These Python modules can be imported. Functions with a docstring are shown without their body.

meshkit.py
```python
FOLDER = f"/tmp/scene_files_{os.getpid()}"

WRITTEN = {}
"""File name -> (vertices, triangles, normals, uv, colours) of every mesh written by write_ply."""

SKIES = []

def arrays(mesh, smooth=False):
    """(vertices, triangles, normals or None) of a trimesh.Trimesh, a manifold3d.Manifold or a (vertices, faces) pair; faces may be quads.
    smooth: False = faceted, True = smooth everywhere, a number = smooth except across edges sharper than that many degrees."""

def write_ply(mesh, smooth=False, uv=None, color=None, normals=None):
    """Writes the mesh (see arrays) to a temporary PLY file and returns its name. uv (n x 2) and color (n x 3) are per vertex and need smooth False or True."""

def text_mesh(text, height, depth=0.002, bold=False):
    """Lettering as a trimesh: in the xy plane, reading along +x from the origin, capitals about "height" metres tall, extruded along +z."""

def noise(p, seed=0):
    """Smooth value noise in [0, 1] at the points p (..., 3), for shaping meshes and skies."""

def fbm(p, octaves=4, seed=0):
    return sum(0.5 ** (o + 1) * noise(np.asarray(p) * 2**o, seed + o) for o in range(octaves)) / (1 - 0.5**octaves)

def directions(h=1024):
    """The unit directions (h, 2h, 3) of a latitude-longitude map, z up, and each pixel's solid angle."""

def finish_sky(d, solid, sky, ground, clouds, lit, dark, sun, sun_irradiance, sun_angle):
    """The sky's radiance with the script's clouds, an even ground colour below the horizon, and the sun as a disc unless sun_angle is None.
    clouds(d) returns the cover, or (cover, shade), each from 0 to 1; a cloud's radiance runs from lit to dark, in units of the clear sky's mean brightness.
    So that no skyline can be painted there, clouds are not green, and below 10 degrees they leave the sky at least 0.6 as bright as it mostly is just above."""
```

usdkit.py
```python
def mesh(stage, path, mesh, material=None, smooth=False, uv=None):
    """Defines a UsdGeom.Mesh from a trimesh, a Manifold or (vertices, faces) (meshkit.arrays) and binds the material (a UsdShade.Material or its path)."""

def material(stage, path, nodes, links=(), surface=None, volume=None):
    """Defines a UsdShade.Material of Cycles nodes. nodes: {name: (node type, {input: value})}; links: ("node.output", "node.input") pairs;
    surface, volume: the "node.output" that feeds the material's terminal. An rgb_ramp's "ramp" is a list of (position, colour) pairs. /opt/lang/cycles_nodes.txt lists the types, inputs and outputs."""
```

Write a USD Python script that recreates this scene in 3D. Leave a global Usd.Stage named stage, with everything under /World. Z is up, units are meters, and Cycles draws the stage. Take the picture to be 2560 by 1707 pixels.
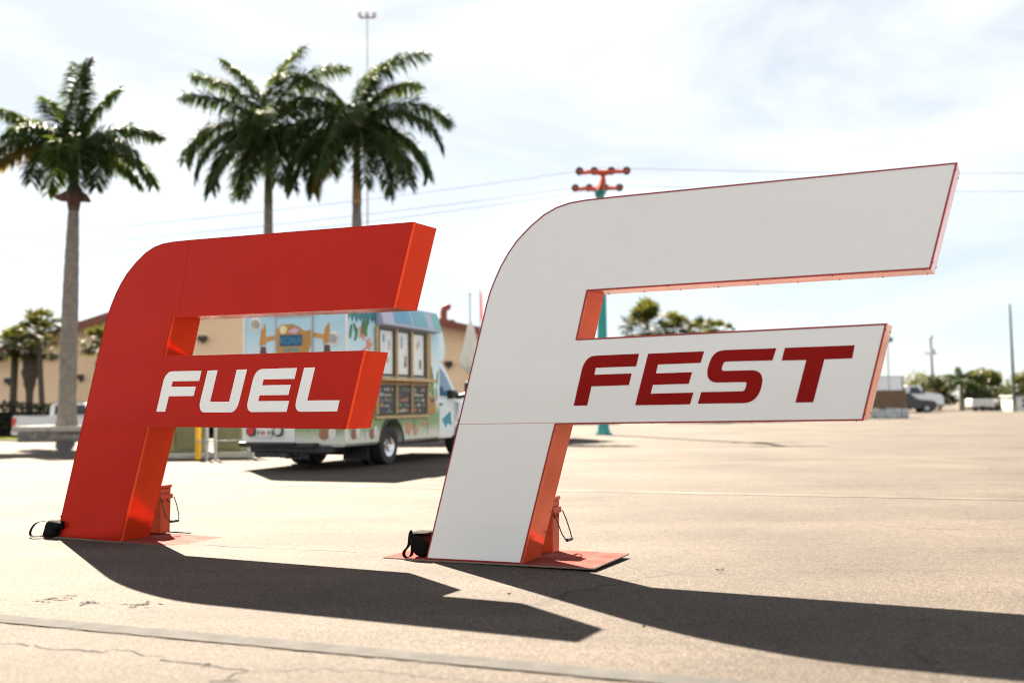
import math, random
import numpy as np, trimesh, manifold3d as m3
import shapely, shapely.geometry as sg
from shapely import affinity
import usdkit, meshkit
from pxr import Usd, UsdGeom, UsdLux, UsdShade, Gf, Sdf, Vt

stage = Usd.Stage.CreateInMemory()
UsdGeom.SetStageUpAxis(stage, UsdGeom.Tokens.z)
UsdGeom.SetStageMetersPerUnit(stage, 1.0)
W = UsdGeom.Xform.Define(stage, '/World')
stage.SetDefaultPrim(W.GetPrim())
PI = math.pi

# ------------------------------------------------------------------ camera, sky, sun, exposure
EYE, PITCH, ROLL = 1.14, 0.058, -0.009
EXPOSURE = 2.8
SUN_AZ, SUN_EL = math.radians(-21.9), math.radians(42.1)
SUN_INTENSITY, SKY_STRENGTH = 1.25, 0.05

cam = UsdGeom.Camera.Define(stage, '/World/camera')
cam.CreateHorizontalApertureAttr(36.0); cam.CreateVerticalApertureAttr(36.0 * 682 / 1024)
cam.CreateFocalLengthAttr(36.98); cam.CreateClippingRangeAttr(Gf.Vec2f(0.1, 5000))
cam.CreateFStopAttr(1.1); cam.CreateFocusDistanceAttr(8.1)
cam.CreateExposureAttr(EXPOSURE)
_r, _d = np.array([1, 0, 0.0]), np.array([0, math.cos(PITCH), math.sin(PITCH)])
_u = np.array([0, -math.sin(PITCH), math.cos(PITCH)])
_cr, _sr = math.cos(ROLL), math.sin(ROLL)
_right, _up = _cr * _r + _sr * _u, _cr * _u - _sr * _r
cam.AddTransformOp().Set(Gf.Matrix4d(*_right, 0, *_up, 0, *(-_d), 0, 0, 0, EYE, 1))

sun_dir = np.array([math.sin(SUN_AZ) * math.cos(SUN_EL), math.cos(SUN_AZ) * math.cos(SUN_EL), math.sin(SUN_EL)])
sun = UsdLux.DistantLight.Define(stage, '/World/sun')
sun.CreateIntensityAttr(SUN_INTENSITY); sun.CreateAngleAttr(0.5); sun.CreateNormalizeAttr(True)
sun.CreateColorAttr(Gf.Vec3f(1.0, 0.875, 0.71))
_z = sun_dir; _x = np.cross([0, 0, 1.0], _z); _x /= np.linalg.norm(_x); _y = np.cross(_z, _x)
sun.AddTransformOp().Set(Gf.Matrix4d(*_x, 0, *_y, 0, *_z, 0, 0, 0, 0, 1))

dome = UsdLux.DomeLight.Define(stage, '/World/sky')
sky_mat = usdkit.material(stage, '/World/Looks/sky', {
    'tc': ('texture_coordinate', {}),
    'sky': ('sky_texture', {'sky_type': 'single_scattering', 'sun_disc': False, 'sun_elevation': SUN_EL, 'sun_rotation': SUN_AZ,
                            'air_density': 0.55, 'aerosol_density': 0.6}),
    'veil': ('mix_color', {'fac': 0.8, 'b': (2.02, 2.10, 2.02), 'use_clamp': False}),         # thin high haze over the whole sky
    'mp': ('mapping', {'scale': (1.5, 1.5, 4.2), 'location': (3.1, 1.7, 0.4)}),
    'n': ('noise_texture', {'scale': 1.9, 'detail': 8.0, 'roughness': 0.58, 'distortion': 0.35}),
    'rr': ('map_range', {'from_min': 0.40, 'from_max': 0.74, 'to_min': 0.0, 'to_max': 0.7, 'clamp': True}),
    'mx': ('mix_color', {'b': (4.1, 4.15, 4.0), 'use_clamp': False}),
    'bg': ('background_shader', {'strength': SKY_STRENGTH})},
    [('tc.generated', 'mp.vector'), ('mp.vector', 'n.vector'), ('n.fac', 'rr.value'), ('rr.result', 'mx.fac'), ('sky.color', 'veil.a'), ('veil.result', 'mx.a'), ('mx.result', 'bg.color')],
    surface='bg.background')
UsdShade.MaterialBindingAPI.Apply(dome.GetPrim()).Bind(sky_mat)
dome.GetPrim().SetCustomDataByKey('kind', 'structure')

# ------------------------------------------------------------------ helpers
_count = {}
def numbered(parent, name):
    k = (str(parent), name); n = _count.get(k, 0); _count[k] = n + 1
    return name if n == 0 else f'{name}_{n:03d}'

def tag(p, label=None, cat=None, group=None, kind=None):
    p = p.GetPrim() if hasattr(p, 'GetPrim') else p
    for k, v in (('label', label), ('category', cat), ('group', group), ('kind', kind)):
        if v: p.SetCustomDataByKey(k, v)
    return p

def thing(name, label, cat, loc=(0, 0, 0), rz=0.0, group=None, kind=None, matrix=None):
    x = UsdGeom.Xform.Define(stage, '/World/' + numbered('/World', name))
    if matrix is not None: x.AddTransformOp().Set(matrix)
    else:
        x.AddTranslateOp().Set(Gf.Vec3d(*map(float, loc)))
        if rz: x.AddRotateZOp().Set(math.degrees(rz))
    return tag(x, label, cat, group, kind)

def cat_(ms):
    ms = [m for m in ms if m is not None]
    return ms[0] if len(ms) == 1 else trimesh.util.concatenate(ms)

def tm(m):
    if hasattr(m, 'to_mesh'):
        q = m.to_mesh(); return trimesh.Trimesh(q.vert_properties[:, :3], q.tri_verts, process=False)
    return m

def obj(parent, name, mesh, mat, smooth=False, label=None):
    base = '/World' if parent is None else str(parent.GetPath())
    if isinstance(mesh, list): mesh = cat_(mesh)
    m = usdkit.mesh(stage, f'{base}/{numbered(base, name)}', mesh, mat, smooth=smooth)
    if label: tag(m, label)
    return m.GetPrim()

def single(name, label, cat, mesh, mat, smooth=False, group=None, kind=None):
    return tag(obj(None, name, mesh, mat, smooth), label, cat, group, kind)

def struct(name, mesh, mat, smooth=False, parent=None):
    p = obj(parent, name, mesh, mat, smooth)
    if parent is None: tag(p, kind='structure')
    return p

def copy_of(src, loc, rz=0.0, label=None, scale=None):
    was = src.GetCustomData()
    name = src.GetName().rstrip('0123456789').rstrip('_')
    x = UsdGeom.Xform.Define(stage, '/World/' + numbered('/World', name))
    x.GetPrim().GetReferences().AddInternalReference(src.GetPath())
    x.ClearXformOpOrder()
    for a in ('xformOp:translate', 'xformOp:rotateZ', 'xformOp:scale'): pass
    x.AddTranslateOp().Set(Gf.Vec3d(*map(float, loc)))
    if rz: x.AddRotateZOp().Set(math.degrees(rz))
    x.GetPrim().SetInstanceable(True)
    return tag(x, label, was.get('category'), was.get('group'))

def box(x0, x1, y0, y1, z0, z1, b=0.0):
    if b <= 0:
        m = trimesh.creation.box((x1 - x0, y1 - y0, z1 - z0)); m.apply_translation(((x0 + x1) / 2, (y0 + y1) / 2, (z0 + z1) / 2)); return m
    pts = []
    for sx in (0, 1):
        for sy in (0, 1):
            for sz in (0, 1):
                X, Y, Z = (x0, x1)[sx], (y0, y1)[sy], (z0, z1)[sz]
                dx, dy, dz = (b, -b)[sx], (b, -b)[sy], (b, -b)[sz]
                pts += [(X, Y + dy, Z + dz), (X + dx, Y, Z + dz), (X + dx, Y + dy, Z)]
    return trimesh.convex.convex_hull(np.array(pts))

def cyl(p0, p1, r0, r1=None, n=14, cap=True):
    r1 = r0 if r1 is None else r1
    p0, p1 = np.array(p0, float), np.array(p1, float); d = p1 - p0; d /= np.linalg.norm(d)
    a = np.cross(d, [0, 0, 1.0] if abs(d[2]) < .9 else [1.0, 0, 0]); a /= np.linalg.norm(a); c = np.cross(d, a)
    t = np.linspace(0, 2 * PI, n, endpoint=False)
    ring = np.cos(t)[:, None] * a + np.sin(t)[:, None] * c
    v = np.vstack([p0 + ring * r0, p1 + ring * r1, [p0], [p1]])
    i = np.arange(n); j = (i + 1) % n
    f = np.vstack([np.stack([i, i + n, j], 1), np.stack([j, i + n, j + n], 1)])
    if cap: f = np.vstack([f, np.stack([j, np.full(n, 2 * n), i], 1), np.stack([i + n, np.full(n, 2 * n + 1), j + n], 1)])
    m = trimesh.Trimesh(v, f, process=False)
    if m.volume < 0: m.invert()
    return m

def tube(pts, r, n=8):
    pts = np.array(pts, float); r = np.broadcast_to(np.asarray(r, float), (len(pts),))
    d = np.gradient(pts, axis=0); d /= np.linalg.norm(d, axis=1, keepdims=True)
    a = np.cross(d[0], [0, 0, 1.0] if abs(d[0][2]) < .9 else [1.0, 0, 0]); a /= np.linalg.norm(a)
    t = np.linspace(0, 2 * PI, n, endpoint=False); v = []
    for k in range(len(pts)):
        a = a - d[k] * (a @ d[k]); a /= np.linalg.norm(a); c = np.cross(d[k], a)
        v.append(pts[k] + r[k] * (np.cos(t)[:, None] * a + np.sin(t)[:, None] * c))
    v = np.vstack(v + [pts[:1], pts[-1:]]); f = []
    i = np.arange(n); j = (i + 1) % n; K = len(pts)
    for k in range(K - 1):
        o = k * n; f += [np.stack([o + i, o + j, o + i + n], 1), np.stack([o + j, o + j + n, o + i + n], 1)]
    f += [np.stack([j, i, np.full(n, K * n)], 1), np.stack([(K - 1) * n + i, (K - 1) * n + j, np.full(n, K * n + 1)], 1)]
    m = trimesh.Trimesh(v, np.vstack(f), process=False)
    if m.volume < 0: m.invert()
    return m

def lathe(prof, n=24, centre=(0, 0, 0), axis='z'):
    m = trimesh.creation.revolve(np.array(prof, float), sections=n)
    if axis == 'x': m.apply_transform(trimesh.transformations.rotation_matrix(PI / 2, [0, 1, 0]))
    if axis == 'y': m.apply_transform(trimesh.transformations.rotation_matrix(-PI / 2, [1, 0, 0]))
    m.apply_translation(centre)
    if m.volume < 0: m.invert()
    return m

def prism(poly, a, b, plane='xz'):
    """extrudes a polygon drawn in plane xz (along y), yz (along x) or xy (along z) from a to b"""
    p = poly if isinstance(poly, sg.base.BaseGeometry) else sg.Polygon(poly)
    out = []
    for g in getattr(p, 'geoms', [p]):
        if g.is_empty or g.area < 1e-9: continue
        m = trimesh.creation.extrude_polygon(g, b - a, engine='earcut')
        v = np.array(m.vertices); u, w, t = v[:, 0], v[:, 1], v[:, 2] + a
        if plane == 'xz': m.vertices = np.stack([u, t, w], 1)
        elif plane == 'yz': m.vertices = np.stack([t, u, w], 1)
        else: m.vertices = np.stack([u, w, t], 1)
        if m.volume < 0: m.invert()
        out.append(m)
    return cat_(out)

def blob(c, s, seed=0, amp=.12, sub=3, f=2.0, flat=None):
    m = trimesh.creation.icosphere(sub); v = np.array(m.vertices)
    v = np.sign(v) * np.abs(v) ** .75
    v *= (1 + amp * (meshkit.fbm(v * f + 10, 3, seed) - .5) * 2)[:, None]
    v = v * np.array(s) + np.array(c)
    if flat is not None: v[:, 2] = np.maximum(v[:, 2], flat)
    m.vertices = v; return m

def moved(m, loc=(0, 0, 0), rz=0.0, rx=0.0, ry=0.0, s=1.0):
    m = m.copy(); R = trimesh.transformations
    if s != 1.0: m.apply_scale(s)
    if rx: m.apply_transform(R.rotation_matrix(rx, [1, 0, 0]))
    if ry: m.apply_transform(R.rotation_matrix(ry, [0, 1, 0]))
    if rz: m.apply_transform(R.rotation_matrix(rz, [0, 0, 1]))
    m.apply_translation(loc); return m

# ------------------------------------------------------------------ materials
_mats = {}
def mat(name, col, rough=.5, metal=0.0, var=.12, scale=4.0, bump=0.0, bscale=60.0, spec=.5, coat=0.0, coat_rough=.05, trans=0.0, wave=0.0, wscale=2.0, col2=None, sheen=0.0, rvar=0.0):
    """a procedural paint / stone / metal: noise moves the colour a little, optional bump and translucency"""
    if name in _mats: return _mats[name]
    c = np.array(col, float); hi = np.array(col2, float) if col2 is not None else np.clip(c * (1 + var), 0, .95); lo = c if col2 is not None else c * (1 - var)
    n = {'tc': ('texture_coordinate', {}), 'n': ('noise_texture', {'scale': scale, 'detail': 5.0, 'roughness': .6}),
         'rp': ('rgb_ramp', {'ramp': [(.3, tuple(lo)), (.7, tuple(hi))]}),
         'p': ('principled_bsdf', {'roughness': rough, 'metallic': metal, 'specular_ior_level': spec, 'coat_weight': coat, 'coat_roughness': coat_rough})}
    l = [('tc.object', 'n.vector'), ('n.fac', 'rp.fac'), ('rp.color', 'p.base_color')]
    if rvar:
        n['rm'] = ('map_range', {'from_min': .3, 'from_max': .7, 'to_min': max(rough - rvar, .02), 'to_max': rough + rvar, 'clamp': True})
        n['rn'] = ('noise_texture', {'scale': scale * 2.3, 'detail': 4.0})
        l += [('tc.object', 'rn.vector'), ('rn.fac', 'rm.value'), ('rm.result', 'p.roughness')]
    last = None
    if wave:
        n['wn'] = ('noise_texture', {'scale': wscale, 'detail': 1.0}); n['wb'] = ('bump', {'strength': 1.0, 'distance': wave})
        l += [('tc.object', 'wn.vector'), ('wn.fac', 'wb.height')]; last = 'wb.normal'
    if bump:
        n['bn'] = ('noise_texture', {'scale': bscale, 'detail': 4.0}); n['b'] = ('bump', {'strength': 1.0, 'distance': bump})
        l += [('tc.object', 'bn.vector'), ('bn.fac', 'b.height')]
        if last: l.append((last, 'b.normal'))
        last = 'b.normal'
    if last: l.append((last, 'p.normal'))
    surf = 'p.BSDF'
    if trans:
        n['t'] = ('translucent_bsdf', {}); n['mx'] = ('mix_closure', {'fac': trans}); n['h'] = ('hsv', {'hue': .485, 'saturation': 1.1, 'value': 1.7})
        l += [('rp.color', 'h.color'), ('h.color', 't.color'), ('p.BSDF', 'mx.closure1'), ('t.BSDF', 'mx.closure2')]; surf = 'mx.closure'
    _mats[name] = usdkit.material(stage, '/World/Looks/' + name, n, l, surface=surf)
    return _mats[name]

def glass_pane(name, tint=(.75, .85, .88), rough=.02):
    if name in _mats: return _mats[name]
    _mats[name] = usdkit.material(stage, '/World/Looks/' + name, {
        'fr': ('fresnel', {'IOR': 1.5}), 'tr': ('transparent_bsdf', {'color': tint}), 'gl': ('glossy_bsdf', {'color': (.95, .97, 1), 'roughness': rough}), 'mx': ('mix_closure', {})},
        [('fr.fac', 'mx.fac'), ('tr.BSDF', 'mx.closure1'), ('gl.BSDF', 'mx.closure2')], surface='mx.closure')
    return _mats[name]

def asphalt():
    """worn pale-binder asphalt: aggregate speckle, patches, faint streaks, rough bump"""
    return usdkit.material(stage, '/World/Looks/asphalt', {
        'g': ('geometry', {}),
        'n1': ('noise_texture', {'scale': 0.35, 'detail': 6.0, 'roughness': .6}),
        'n2': ('noise_texture', {'scale': 70.0, 'detail': 3.0, 'roughness': .7}),
        'mp': ('mapping', {'scale': (.05, .9, 1.0), 'rotation': (0, 0, -.33)}),
        'n3': ('noise_texture', {'scale': 1.3, 'detail': 5.0, 'roughness': .65}),
        'v': ('voronoi_texture', {'scale': 120.0}),
        'vr': ('rgb_ramp', {'ramp': [(0, (.025, .0205, .0175)), (.35, (.044, .0362, .0308)), (.75, (.068, .0562, .0478)), (1, (.115, .096, .082))]}),
        'sep': ('separate_color', {}),
        'r1': ('map_range', {'from_min': .3, 'from_max': .7, 'to_min': .66, 'to_max': 1.3, 'clamp': True}),
        'r3': ('map_range', {'from_min': .3, 'from_max': .7, 'to_min': .76, 'to_max': 1.2, 'clamp': True}),
        'mm': ('math', {'math_type': 'multiply'}),
        'r2': ('map_range', {'from_min': .3, 'from_max': .7, 'to_min': .75, 'to_max': 1.25, 'clamp': True}),
        'mm2': ('math', {'math_type': 'multiply'}),
        'mc': ('vector_math', {'math_type': 'scale'}),
        'nw': ('noise_texture', {'scale': 1.1, 'detail': 5.0, 'roughness': .65}), 'wv': ('vector_math', {'math_type': 'multiply_add', 'vector2': (.9, .9, 0)}),
        'vc': ('voronoi_texture', {'feature': 'distance_to_edge', 'scale': .42}), 'cr': ('map_range', {'from_min': .0, 'from_max': .012, 'to_min': .45, 'to_max': 1.0, 'clamp': True}),
        'nm': ('noise_texture', {'scale': .23, 'detail': 2.0}), 'cm': ('map_range', {'from_min': .48, 'from_max': .60, 'to_min': 0.0, 'to_max': 1.0, 'clamp': True}), 'cf': ('mix_float', {'a': 1.0}),
        'ns': ('noise_texture', {'scale': 2.6, 'detail': 6.0, 'roughness': .7}), 'st': ('map_range', {'from_min': .58, 'from_max': .72, 'to_min': 1.0, 'to_max': .60, 'clamp': True}),
        'm3': ('math', {'math_type': 'multiply'}), 'm4': ('math', {'math_type': 'multiply'}),
        'hs': ('math', {'math_type': 'multiply_add', 'value2': .6}),
        'b': ('bump', {'strength': .55, 'distance': .006}),
        'p': ('principled_bsdf', {'roughness': .86, 'specular_ior_level': .27, 'specular_tint': (1.0, .88, .77)})},
        [('g.position', 'n1.vector'), ('g.position', 'n2.vector'), ('g.position', 'mp.vector'), ('mp.vector', 'n3.vector'), ('g.position', 'v.vector'),
         ('v.color', 'sep.color'), ('sep.r', 'vr.fac'), ('n1.fac', 'r1.value'), ('n3.fac', 'r3.value'), ('r1.result', 'mm.value1'), ('r3.result', 'mm.value2'),
         ('n2.fac', 'r2.value'), ('mm.value', 'mm2.value1'), ('r2.result', 'mm2.value2'), ('vr.color', 'mc.vector1'),
         ('g.position', 'nw.vector'), ('nw.color', 'wv.vector1'), ('g.position', 'wv.vector3'), ('wv.vector', 'vc.vector'), ('vc.distance', 'cr.value'), ('g.position', 'nm.vector'), ('nm.fac', 'cm.value'),
         ('cm.result', 'cf.fac'), ('cr.result', 'cf.b'), ('g.position', 'ns.vector'), ('ns.fac', 'st.value'), ('cf.result', 'm3.value1'), ('st.result', 'm3.value2'), ('m3.value', 'm4.value1'), ('mm2.value', 'm4.value2'), ('m4.value', 'mc.scale'), ('mc.vector', 'p.base_color'),
         ('n2.fac', 'hs.value1'), ('v.distance', 'hs.value3'), ('hs.value', 'b.height'), ('b.normal', 'p.normal')], surface='p.BSDF')

M_ASPHALT = asphalt()
M_ROADPAINT = mat('worn_white_road_paint', (.050, .043, .036), .85, col2=(.15, .135, .115), spec=.2, scale=.7, bump=.003, bscale=80)
M_SEAL = mat('grey_joint_sealant', (.070, .069, .066), .9, spec=.05, var=.18, scale=7, bump=.002, bscale=90)
M_CRACK = mat('dark_crack', (.018, .016, .014), .9, var=.3, scale=20)
M_RED = mat('red_sign_paint', (.40, .016, .008), .24, metal=.55, var=.05, scale=1.5, spec=.2, wave=.012, wscale=1.2, rvar=.05)
M_REDSIDE = mat('red_sign_side_paint', (.56, .046, .013), .17, metal=.6, var=.06, scale=3, spec=.2, wave=.006, wscale=2.6, bump=.0005, bscale=40)
M_FLANGE = mat('orange_red_flange_paint', (.72, .085, .026), .26, metal=.45, var=.05, scale=5, spec=.2)
M_COPPER = mat('copper_red_side_sheet', (.62, .095, .034), .13, metal=.62, var=.07, scale=3, spec=.2, wave=.007, wscale=2.6, bump=.0006, bscale=40)
M_COPPERFLANGE = mat('copper_red_flange', (.68, .125, .05), .3, metal=.35, var=.05, scale=5, spec=.2)
M_TRIM = mat('dark_red_trim', (.24, .012, .014), .3, var=.1, coat=.3)
M_WHITEPANEL = mat('glossy_white_panel', (.73, .705, .68), .26, var=.012, scale=1.0, coat=1.0, coat_rough=.015, wave=.022, wscale=.75)
M_LETTERWHITE = mat('white_vinyl', (.84, .82, .79), .3, var=.02, coat=.3)
M_LETTERRED = mat('dark_red_vinyl', (.22, .004, .003), .22, metal=.35, var=.06, spec=.15)
M_RIVET = mat('rivet_head', (.10, .018, .014), .4, metal=.3)
M_PLATE = mat('scuffed_pink_plate', (.20, .070, .062), .75, col2=(.17, .018, .011), scale=3.4, spec=.03)
M_PLATEEDGE = mat('bare_plate_edge', (.16, .11, .075), .6)
M_PAIL = mat('orange_red_pail', (.40, .050, .014), .35, metal=.3, var=.08, scale=9)
M_BLACK = mat('black_plastic', (.012, .012, .013), .45, var=.2, scale=10)
M_RUBBER = mat('tyre_rubber', (.014, .014, .014), .7, var=.25, scale=14, bump=.002, bscale=40)
M_CANVAS = mat('black_canvas', (.004, .004, .004), .9, spec=.15, var=.3, scale=18, bump=.004, bscale=120)
M_GREYMETAL = mat('grey_galvanised_metal', (.38, .38, .37), .45, metal=.6, var=.15, scale=8)
M_CHROME = mat('polished_wheel_metal', (.75, .75, .76), .16, metal=1.0, var=.05)
M_WHITE = mat('white_vehicle_paint', (.70, .71, .72), .3, var=.03, coat=.6)
M_SILVER = mat('silver_vehicle_paint', (.55, .57, .60), .28, metal=.35, var=.03, coat=.6)
M_BLACKPAINT = mat('black_vehicle_paint', (.012, .012, .014), .22, var=.1, coat=.7)
M_DARKGLASS = mat('dark_vehicle_glass', (.010, .014, .018), .06, var=.1, spec=.6)
M_REDLENS = mat('red_lamp_lens', (.45, .012, .015), .15, var=.1, coat=.8)
M_CLEARLENS = mat('clear_lamp_lens', (.55, .54, .50), .15, var=.1, coat=.8)
M_STUCCO = mat('tan_stucco_wall', (.90, .63, .41), .9, var=.06, scale=.35, bump=.01, bscale=14)
M_ROOF = mat('red_brown_roof_metal', (.20, .055, .035), .55, var=.15, scale=2)
M_CONCRETE = mat('weathered_concrete', (.34, .31, .27), .9, var=.2, scale=3, bump=.006, bscale=30)
M_STONE = [mat(f'planter_stone_{w}', c, .9, var=.25, scale=6, bump=.012, bscale=18) for w, c in (('grey', (.19, .17, .15)), ('brown', (.22, .17, .13)), ('pale', (.29, .255, .22)))]
M_GRASS = mat('sunlit_grass', (.09, .115, .02), .8, var=.4, scale=3, trans=.35)
M_TRUNK = mat('grey_palm_trunk', (.19, .165, .135), .9, var=.28, scale=5, bump=.02, bscale=9)
M_DARKTRUNK = mat('dark_palm_trunk', (.075, .058, .042), .95, var=.35, scale=8, bump=.03, bscale=18)
M_SHAFT = mat('green_crownshaft', (.085, .105, .030), .5, var=.3, scale=3)
M_SHEATH = mat('brown_dead_sheath', (.085, .045, .034), .9, var=.35, scale=6)
M_FROND = [mat('palm_frond_green', (.062, .098, .022), .58, var=.35, scale=2.5, trans=.25, spec=.16),
           mat('palm_frond_dark', (.042, .072, .020), .56, var=.3, scale=2.5, trans=.20, spec=.16),
           mat('palm_frond_yellowing', (.115, .095, .014), .38, var=.35, scale=2.5, trans=.35)]
M_RACHIS = mat('palm_rachis', (.10, .105, .035), .5, var=.2)
M_SABAL = mat('fan_palm_leaf', (.070, .078, .020), .6, var=.4, scale=2, trans=.32, spec=.15)
M_LEAF = [mat('tree_leaf_olive', (.085, .090, .022), .6, var=.4, scale=.6, trans=.3), mat('tree_leaf_dark', (.045, .058, .018), .6, var=.4, scale=.6, trans=.25),
          mat('tree_leaf_green', (.062, .085, .022), .6, var=.4, scale=.6, trans=.3)]
M_HEDGE = mat('dark_hedge_leaf', (.022, .030, .012), .6, var=.5, scale=3, trans=.12)
M_BARK = mat('tree_bark', (.12, .095, .07), .95, var=.3, scale=6)
M_TEAL = mat('teal_tower_paint', (.005, .21, .19), .4, var=.08, scale=2)
M_ORANGE = mat('orange_tower_paint', (.42, .045, .014), .45, var=.2, scale=4)
M_CABLE = mat('steel_cable', (.30, .32, .34), .8, spec=.1)
M_YELLOW = mat('yellow_bollard_paint', (.72, .36, .01), .5, var=.1, scale=5)
M_OLIVE = mat('olive_cabinet_paint', (.15, .14, .065), .55, var=.15, scale=3)
M_WOOD = mat('weathered_brown_wood', (.15, .095, .055), .85, var=.3, scale=7, bump=.004, bscale=50)
M_UMBRELLA = mat('white_umbrella_cloth', (.78, .76, .70), .8, var=.05, scale=6, trans=.3)
M_PINK = mat('pink_flag_cloth', (.75, .42, .38), .8, var=.1, trans=.3)

# ------------------------------------------------------------------ ground
def ground_z(x, y):
    """the lot is level; only the street beyond the planter at the left lies lower"""
    def sm(a, b, t):
        t = np.clip((t - a) / (b - a), 0, 1); return t * t * (3 - 2 * t)
    return -.5 * sm(36.5, 40.0, y) * (1 - sm(-11.5, -8.0, x)) * sm(-60, -30, x + 0 * y) * (1 - sm(60, 90, y))

def grid_sheet(xs, ys, dz=0.0):
    X, Y = np.meshgrid(xs, ys); Z = ground_z(X, Y) + dz
    v = np.stack([X.ravel(), Y.ravel(), Z.ravel()], 1); n = len(xs); f = []
    for j in range(len(ys) - 1):
        i = np.arange(n - 1) + j * n
        f += [np.stack([i, i + 1, i + n + 1], 1), np.stack([i, i + n + 1, i + n], 1)]
    return trimesh.Trimesh(v, np.vstack(f), process=False)
gx = np.unique(np.concatenate([np.linspace(-900, -80, 6), np.linspace(-80, 20, 81), np.linspace(20, 900, 8)]))
gy = np.unique(np.concatenate([np.linspace(-600, 20, 6), np.linspace(20, 100, 90), np.linspace(100, 1500, 6)]))
struct('ground', grid_sheet(gx, gy), M_ASPHALT)

def ribbon(pts, w, z, wob=0.0, seed=0):
    pts = np.array(pts, float); rr = np.random.default_rng(seed)
    d = np.gradient(pts, axis=0); nrm = np.stack([-d[:, 1], d[:, 0]], 1); nrm /= np.linalg.norm(nrm, axis=1, keepdims=True)
    w = np.broadcast_to(w, (len(pts),)) * .5
    a = pts + nrm * (w + wob * rr.normal(size=len(pts)))[:, None]; b = pts - nrm * (w + wob * rr.normal(size=len(pts)))[:, None]
    v = np.vstack([np.column_stack([a, np.full(len(a), z)]), np.column_stack([b, np.full(len(b), z)])]); n = len(pts); i = np.arange(n - 1)
    m = trimesh.Trimesh(v, np.vstack([np.stack([i + n, i + n + 1, i + 1], 1), np.stack([i + n, i + 1, i], 1)]), process=False)
    if m.face_normals[0][2] < 0: m.invert()
    return m
def seg(p, q, n): return np.linspace(p, q, n)
struct('painted_line', ribbon(seg((-16.0, 19.45), (16.0, 8.3), 60), .17, .004, .012, 1), M_ROADPAINT)
struct('painted_line', ribbon(seg((-14.0, 22.6), (26.0, 17.9), 60), .12, .004, .012, 5), M_ROADPAINT)
fa, fb = np.array([-7.1, 7.5]), np.array([5.2, 2.55])
struct('joint_seal_strip', ribbon(seg(fa, fb, 160), .15, .004, .0035, 2), M_SEAL)
_n = np.array([-.372, -.928])
struct('joint_crack', ribbon(seg(fa, fb, 220) + _n * .080, .010, .008, .003, 3), M_CRACK)
def crack(pts, w, seed, sub=9, amp=.03):
    rr = np.random.default_rng(seed); out = []
    for p, q in zip(pts[:-1], pts[1:]):
        s = seg(p, q, sub)[:-1]; out.append(s + rr.normal(0, amp, s.shape) * np.array([1, .8]))
    P = np.vstack(out + [np.array(pts[-1:])]); k = len(P)
    return ribbon(P, w * (0.35 + .9 * rr.random(k)), .004, w * .12, seed)
struct('pavement_crack', crack([(-2.75, 5.25), (-2.2, 5.05), (-1.85, 5.0), (-1.4, 4.72), (-1.15, 4.58), (-1.3, 4.2), (-1.5, 3.9)], .016, 4), M_CRACK)
struct('pavement_crack', crack([(-1.15, 4.58), (-.7, 4.62), (-.2, 4.42), (.4, 4.3)], .008, 5), M_CRACK)
struct('pavement_crack', crack([(-3.95, 9.0), (-2.6, 8.7), (-1.2, 8.2)], .012, 6, amp=.02), M_ROADPAINT)
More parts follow.
